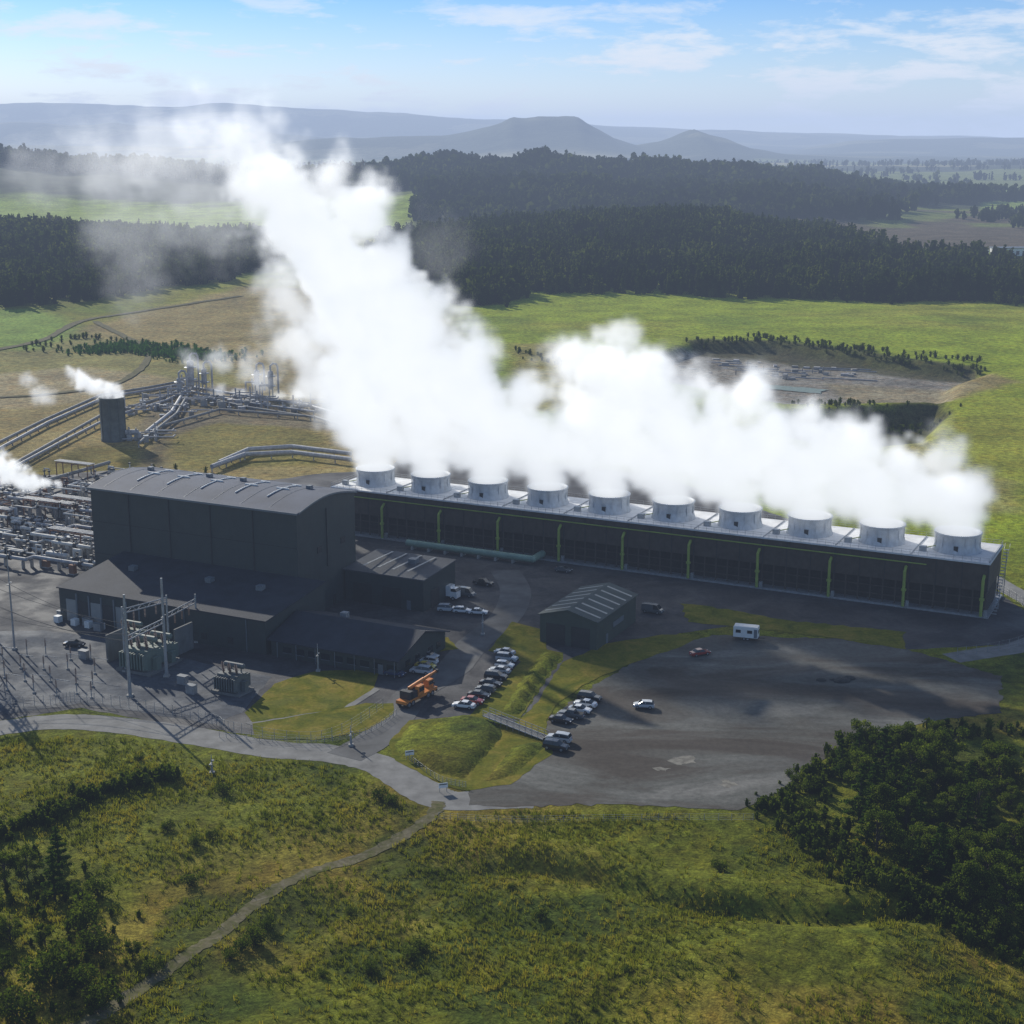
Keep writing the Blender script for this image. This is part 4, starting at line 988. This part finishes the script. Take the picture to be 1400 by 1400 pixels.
strip('hedge',[(-40,1160),(60,1120),(150,1082),(235,1062)],1.2,170,1.2,2.8)
strip('hedge',[(130,480),(180,476),(240,484),(290,490)],9,800,1.5,3.5,leafmat('foliage_bright',[(.03,.08,.02),(.05,.12,.03),(.07,.16,.04)],.1))
strip('hedge',[(950,472),(1060,472),(1200,487),(1345,508)],3,150,1.5,3.5)
strip('hedge',[(1030,460),(1110,470),(1220,482),(1340,496)],2.5,80,2,4)
strip('hedge',[(1110,568),(1180,580),(1260,588)],7,140,1.5,3)
strip('hedge',[(1190,412),(1300,410),(1420,418)],8,160,5,10,FOR)
strip('hedge',[(600,408),(660,415),(700,408)],6,80,8,14,FOR)
strip('hedge',[(700,480),(760,495),(830,505)],4,40,1.5,3.5)
strip('hedge',[(190,470),(100,462),(60,480)],5,40,2,4)
strip('hedge',[(240,640),(300,660),(200,640)],2,30,1,2.5)
strip('shrub_belt',[(1100,1130),(1160,1180),(1240,1225),(1320,1270),(1400,1310)],2.2,300,1.0,3.2)
strip('shrub_belt',[(1050,1110),(1100,1080),(1130,1050),(1200,1015),(1300,1010),(1400,1000)],2,220,.8,3)
strip('shrub_belt',[(0,1180),(60,1230),(110,1290),(120,1340),(60,1390)],4,90,.8,2.2)
strip('shrub_belt',[(860,1212),(1000,1246),(1140,1251),(1280,1238)],.8,60,.4,.9)
# tussock grass over the near hill
r=np.random.default_rng(5); Gp=[]
for k in range(4):
    n_=7; base=r.normal(size=(n_,2))*.22; tip=base+r.normal(size=(n_,2))*.3; hh=r.uniform(.5,1.1,n_); vs=[];fs=[]
    for i in range(n_):
        d=r.normal(size=2); d/=np.linalg.norm(d); d*=.10; o=len(vs)
        vs+=[(base[i,0]-d[0],base[i,1]-d[1],-.1),(base[i,0]+d[0],base[i,1]+d[1],-.1),(tip[i,0]+d[0]*.5,tip[i,1]+d[1]*.5,hh[i]),(tip[i,0]-d[0]*.5,tip[i,1]-d[1]*.5,hh[i])]; fs.append((o,o+1,o+2,o+3))
    Gp.append((np.array(vs),np.array(fs)))
n_=66000; P=np.stack([r.uniform(-110,110,n_),r.uniform(135,262,n_)],1)
road=[Vector((*site(*p),0)) for p in [(-260,1035),(-60,1005),(60,988),(150,990),(250,1004),(370,1024),(450,1030),(520,1046),(580,1082),(620,1096),(700,1092),(780,1092)]]
trk=[Vector((*gsite(*p)[:2],0)) for p in [(600,1092),(585,1120),(520,1160),(430,1190),(350,1235),(290,1285),(210,1340),(120,1398),(20,1450)]]
keep=np.ones(len(P),bool)
for line,wd in ((catmull(road,4),5.0),(catmull(trk,4),1.15)):
    for i in range(len(line)-1):
        a,c_=line[i],line[i+1]; ex,ey=c_.x-a.x,c_.y-a.y; t=np.clip(((P[:,0]-a.x)*ex+(P[:,1]-a.y)*ey)/(ex*ex+ey*ey+1e-6),0,1)
        keep&=np.hypot(P[:,0]-a.x-t*ex,P[:,1]-a.y-t*ey)>wd
roadline_y=np.interp(P[:,0],[p.x for p in road],[p.y for p in road])
keep&=P[:,1]<np.where(P[:,0]<site(780,1092)[0],roadline_y-4,site(900,1112)[1])
dn_=fbm(P[:,0],P[:,1],16,51,4); keep&=(rng.random(len(P))<np.clip(.5+dn_*1.5,.05,1))
P=P[keep]; P=np.concatenate([P,height(P[:,0],P[:,1])[:,None]],1)
mass('tussock_grass',P,rng.uniform(.3,.85,len(P)),Gp,leafmat('tussock_blades',[(.050,.070,.008),(.14,.145,.018),(.28,.22,.045)],.12,.4))
print('veg',time.time()-T0)
# ------------------------------------------------------------------ steam volumes
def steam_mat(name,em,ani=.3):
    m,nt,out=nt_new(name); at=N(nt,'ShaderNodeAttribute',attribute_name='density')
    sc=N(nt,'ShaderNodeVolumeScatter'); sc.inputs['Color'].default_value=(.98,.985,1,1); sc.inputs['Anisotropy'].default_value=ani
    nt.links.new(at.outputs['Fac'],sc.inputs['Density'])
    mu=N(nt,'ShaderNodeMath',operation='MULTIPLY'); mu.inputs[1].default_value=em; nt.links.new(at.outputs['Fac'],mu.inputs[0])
    e=N(nt,'ShaderNodeEmission'); e.inputs[0].default_value=(.91,.95,1,1); nt.links.new(mu.outputs[0],e.inputs[1])  # added emission stands in for light scattered many times inside the steam
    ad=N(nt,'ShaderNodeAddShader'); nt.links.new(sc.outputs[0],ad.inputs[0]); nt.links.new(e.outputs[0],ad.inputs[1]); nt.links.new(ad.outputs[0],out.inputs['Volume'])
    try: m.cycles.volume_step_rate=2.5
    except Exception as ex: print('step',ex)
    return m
STM=steam_mat('self_lit_water_vapour',.54)
def steam(name,blobs,vox,dmax,ns=.045,plant=True):
    bl=np.array(blobs,float); me=bpy.data.meshes.new(name+'_pts'); me.vertices.add(len(bl)); me.vertices.foreach_set('co',bl[:,:3].astype(np.float32).ravel())
    for nm,k in (('r',3),('dn',4)):
        a=me.attributes.new(nm,'FLOAT','POINT'); a.data.foreach_set('value',bl[:,k].astype(np.float32))
    o=bpy.data.objects.new(name,me); coll.objects.link(o)
    if plant: o.location=(OX,OY,0); o.rotation_euler=(0,0,ANG)
    lo=(bl[:,:3]-bl[:,3:4]*1.4).min(0); hi=(bl[:,:3]+bl[:,3:4]*1.4).max(0)
    if plant: lo[2]=max(lo[2],15.5)
    res=np.maximum(((hi-lo)/vox).astype(int),4)
    ng=bpy.data.node_groups.new(name,'GeometryNodeTree'); ng.interface.new_socket('Geometry',in_out='INPUT',socket_type='NodeSocketGeometry'); ng.interface.new_socket('Geometry',in_out='OUTPUT',socket_type='NodeSocketGeometry')
    gi=ng.nodes.new('NodeGroupInput'); go=ng.nodes.new('NodeGroupOutput'); Lk=ng.links.new
    def M(op,a,b_=None,c_=None,clamp=False):
        n=ng.nodes.new('ShaderNodeMath'); n.operation=op; n.use_clamp=clamp
        for i,v in enumerate((a,b_,c_)):
            if v is None: continue
            if hasattr(v,'is_linked'): Lk(v,n.inputs[i])
            else: n.inputs[i].default_value=v
        return n.outputs[0]
    def VM(op,a,b_=None,scale=None):
        n=ng.nodes.new('ShaderNodeVectorMath'); n.operation=op
        for i,v in enumerate((a,b_)):
            if v is None: continue
            if hasattr(v,'is_linked'): Lk(v,n.inputs[i])
            else: n.inputs[i].default_value=v
        if scale is not None:
            if hasattr(scale,'is_linked'): Lk(scale,n.inputs['Scale'])
            else: n.inputs['Scale'].default_value=scale
        return n
    pos=ng.nodes.new('GeometryNodeInputPosition').outputs[0]
    def NZ(scale,det,out='Fac',rough=.6):
        n=ng.nodes.new('ShaderNodeTexNoise'); n.inputs['Scale'].default_value=scale; n.inputs['Detail'].default_value=det; n.inputs['Roughness'].default_value=rough; Lk(pos,n.inputs['Vector']); return n.outputs[out]
    wv=VM('SUBTRACT',NZ(ns,4,'Color',.62),(.5,.5,.5)).outputs[0]
    avg=float(bl[:,3].mean())
    amp=avg*2.5; fa=1.9; kb=1.9
    if plant:
        sz=ng.nodes.new('ShaderNodeSeparateXYZ'); Lk(pos,sz.inputs[0])
        g=M('MULTIPLY_ADD',sz.outputs[2],1/22.0,-18.0/22.0); g=M('MAXIMUM',M('MINIMUM',g,1.0),.08); amp=M('MULTIPLY',g,amp)
        fa=M('MULTIPLY_ADD',g,1.3,.65); kb=M('MULTIPLY_ADD',g,-1.6,3.6)
    wp=VM('ADD',pos,VM('SCALE',wv,scale=amp).outputs[0]).outputs[0]
    sn=ng.nodes.new('GeometryNodeSampleNearest'); sn.domain='POINT'; Lk(gi.outputs[0],sn.inputs['Geometry']); Lk(wp,sn.inputs['Sample Position'])
    def SI(dt,val):
        n=ng.nodes.new('GeometryNodeSampleIndex'); n.data_type=dt; n.domain='POINT'; Lk(gi.outputs[0],n.inputs['Geometry']); Lk(val,n.inputs['Value']); Lk(sn.outputs[0],n.inputs['Index']); return n.outputs[0]
    def NA(nm):
        n=ng.nodes.new('GeometryNodeInputNamedAttribute'); n.data_type='FLOAT'; n.inputs['Name'].default_value=nm; return n.outputs['Attribute']
    bp=SI('FLOAT_VECTOR',pos); br=SI('FLOAT',NA('r')); bd=SI('FLOAT',NA('dn'))
    dist=VM('DISTANCE',wp,bp).outputs['Value']
    q=M('SUBTRACT',1.0,M('DIVIDE',dist,br))
    fine=M('MULTIPLY',M('SUBTRACT',NZ(ns*3.0,7,'Fac',.72),.5),fa)
    q=M('ADD',q,fine)
    dd=M('MULTIPLY',q,kb,clamp=True); dd=M('MULTIPLY',dd,dd)
    dd=M('MULTIPLY',M('MULTIPLY',dd,bd),dmax)
    vc=ng.nodes.new('GeometryNodeVolumeCube'); Lk(dd,vc.inputs['Density']); vc.inputs['Min'].default_value=tuple(lo); vc.inputs['Max'].default_value=tuple(hi)
    for i,a in enumerate('XYZ'): vc.inputs['Resolution '+a].default_value=int(res[i])
    sm=ng.nodes.new('GeometryNodeSetMaterial'); sm.inputs['Material'].default_value=STM; Lk(vc.outputs[0],sm.inputs[0]); Lk(sm.outputs[0],go.inputs[0])
    md=o.modifiers.new('steam','NODES'); md.node_group=ng; me.materials.append(STM)
    print(name,res); return o
mpx=.2
fans=[(513,640),(589,646),(667,655),(748,661),(832,673),(919,684),(1010,697),(1106,710),(1206,722),(1310,729)]
main=[]
for i,(u,v) in enumerate(fans):
    w_=.85 if i==9 else 1
    main+=[(u,v-6,26,w_,81),(u-2,v-24,32,w_,81),(u-7,v-48,40,w_,81.5)]
main+=[(520,590,44,1,82),(500,560,52,1,84),(480,525,62,1,88),(600,590,50,1,82),(570,550,70,1,86),(540,500,80,1,90),(500,450,85,1,94),(680,600,50,1,82),(650,560,64,1,86),(620,515,64,1,90),(655,490,38,.9,92),(560,435,64,1,98),(470,395,92,1,102),(530,372,56,1,104),(440,335,84,1,108),(492,292,44,.8,110),(400,285,80,.85,112),(365,240,66,.55,116),(450,245,48,.45,116),
(340,195,64,.20,120),(285,180,62,.14,124),(230,215,70,.10,126),(170,225,70,.08,128),(120,210,64,.06,130),(60,240,60,.04,130),(180,320,80,.030,125),(190,390,60,.03,120),(280,300,80,.045,122),(250,250,70,.07,124),(600,340,50,.02,112),(425,520,36,.45,92),(395,470,42,.45,98),(385,410,42,.35,100),(745,612,46,1,82),(705,575,48,1,86),(722,540,28,.8,88),
(842,615,50,1,82),(835,570,60,1,84),(838,515,60,1,88),(850,465,30,.9,92),(800,500,38,.9,90),(792,560,42,1,86),(885,520,46,1,88),(920,575,54,1,85),(925,540,38,1,86),(930,630,50,1,82),(965,590,46,1,84),(1000,580,48,1,85),(1026,548,32,.9,88),(1010,640,52,1,82),(1050,610,48,1,84),(1070,590,46,1,85),(1108,575,30,.9,87),(1100,650,50,1,82),(1145,620,42,1,84),(1175,612,38,.95,85),(1195,660,46,1,82),(1235,630,34,.85,85),(1293,675,40,.85,82),(1283,630,28,.5,84),(1278,598,18,.2,86),(1255,672,38,.85,82),(1160,670,36,.9,82),(1065,660,36,1,82),(975,650,36,1,82),(885,630,38,1,82),(795,612,38,1,82),(715,622,28,.8,82),(632,610,32,.9,82),(552,602,34,.9,82)]
steam('steam_plume',[(*sight_plane(u,v,t),r_*mpx*1.24,d_) for (u,v,r_,d_,t) in main],1.5,.24)
def small(name,L,Yd,dens,vox):
    steam(name,[(*sight_y(u,v,Yd),r_*Yd/2050,d_) for (u,v,r_,d_) in L],vox,dens,.045*400/Yd*2.5,False)
small('steam_jet',[(157,540,14,1),(145,536,16,1),(130,531,19,1),(112,525,19,1),(96,519,14,.6),(60,540,20,.25),(42,520,15,.2)],545,.4,.8)
small('steam_jet',[(78,664,7,1),(62,662,11,1),(48,660,15,1),(32,656,19,1),(15,648,22,1),(-5,638,24,.9)],430,.6,.6)
small('steam_jet',[(112,774,8,.9),(100,772,12,1),(88,765,12,.7),(70,755,10,.3)],400,.4,.5)
small('steam_wisp',[(380,555,22,.7),(410,560,24,.9),(435,575,26,.9),(458,598,24,.7),(360,520,24,.35),(265,490,20,.4),(300,490,22,.3),(340,500,26,.25),(330,545,18,.6),(300,535,16,.5)],640,.18,1.2)
# ------------------------------------------------------------------ haze
b=B(); b.bb(-16000,16000,-600,25500,-80,430,0)
m,nt,out=nt_new('emissive_valley_haze'); DH=.98e-4
ab=N(nt,'ShaderNodeVolumeAbsorption'); ab.inputs['Color'].default_value=(0,0,0,1); ab.inputs['Density'].default_value=DH
em=N(nt,'ShaderNodeEmission'); em.inputs[0].default_value=(.49,.61,.86,1); em.inputs[1].default_value=DH  # haze glows by itself, in place of sky and sun light scattered in air
ad=N(nt,'ShaderNodeAddShader'); nt.links.new(ab.outputs[0],ad.inputs[0]); nt.links.new(em.outputs[0],ad.inputs[1])
nt.links.new(ad.outputs[0],out.inputs['Volume']); b.obj('atmospheric_haze',[m])
# ------------------------------------------------------------------ light, sky, camera
EL=math.radians(25); AZ=math.radians(-32)
sd=Vector((math.sin(AZ)*math.cos(EL),math.cos(AZ)*math.cos(EL),math.sin(EL)))
l=bpy.data.lights.new('sun','SUN'); l.energy=5.0; l.angle=math.radians(.5); l.color=(1,.95,.84)
so=bpy.data.objects.new('sun',l); coll.objects.link(so); so.rotation_euler=(-sd).to_track_quat('-Z','Y').to_euler(); so.location=(0,0,400)
w=bpy.data.worlds.new('World'); scene.world=w; w.use_nodes=True; nt=w.node_tree; nt.nodes.clear()
out=N(nt,'ShaderNodeOutputWorld'); bg=N(nt,'ShaderNodeBackground'); bg.inputs[1].default_value=.088; nt.links.new(bg.outputs[0],out.inputs[0])
sk=N(nt,'ShaderNodeTexSky',sky_type='NISHITA'); sk.sun_disc=False; sk.sun_elevation=EL; sk.sun_rotation=AZ%(2*math.pi); sk.air_density=1.0; sk.dust_density=.3; sk.ozone_density=3.0
tc=N(nt,'ShaderNodeTexCoord').outputs['Generated']
sx=N(nt,'ShaderNodeSeparateXYZ'); nt.links.new(tc,sx.inputs[0])
mp=N(nt,'ShaderNodeMapping'); mp.inputs['Scale'].default_value=(6,6,26); mp.inputs['Location'].default_value=(2.1,.7,.4); nt.links.new(tc,mp.inputs[0])
cl=ramp(nt,noise(nt,mp.outputs[0],2.6,10,.60,.2),[(.49,0),(.60,.75),(.70,1)])
el=ramp(nt,sx.outputs['Z'],[(0.0,1),(.055,1),(.085,.55),(.2,.15)])
cf=N(nt,'ShaderNodeMath',operation='MULTIPLY'); nt.links.new(cl,cf.inputs[0]); nt.links.new(el,cf.inputs[1])
tint=ramp(nt,sx.outputs['Z'],[(0,(1.2,1.35,1.6)),(.03,(1.05,1.22,1.6)),(.085,(.42,.82,1.42)),(.3,(.8,.93,1.05))])
c=mix(nt,1.0,sk.outputs[0],tint,'MULTIPLY')
c=mix(nt,cf.outputs[0],c,(10.8,11.1,11.4))
nt.links.new(c,bg.inputs[0])
cam=bpy.data.cameras.new('camera'); cam.sensor_width=36; cam.lens=36*FP/1400; cam.clip_end=60000; cam.clip_start=1
co=bpy.data.objects.new('camera',cam); coll.objects.link(co); co.location=(0,0,H); co.rotation_euler=(math.pi/2-PITCH,0,0); scene.camera=co
scene.view_settings.view_transform='Standard'; scene.view_settings.look='None'; scene.view_settings.exposure=0
print('done',time.time()-T0)
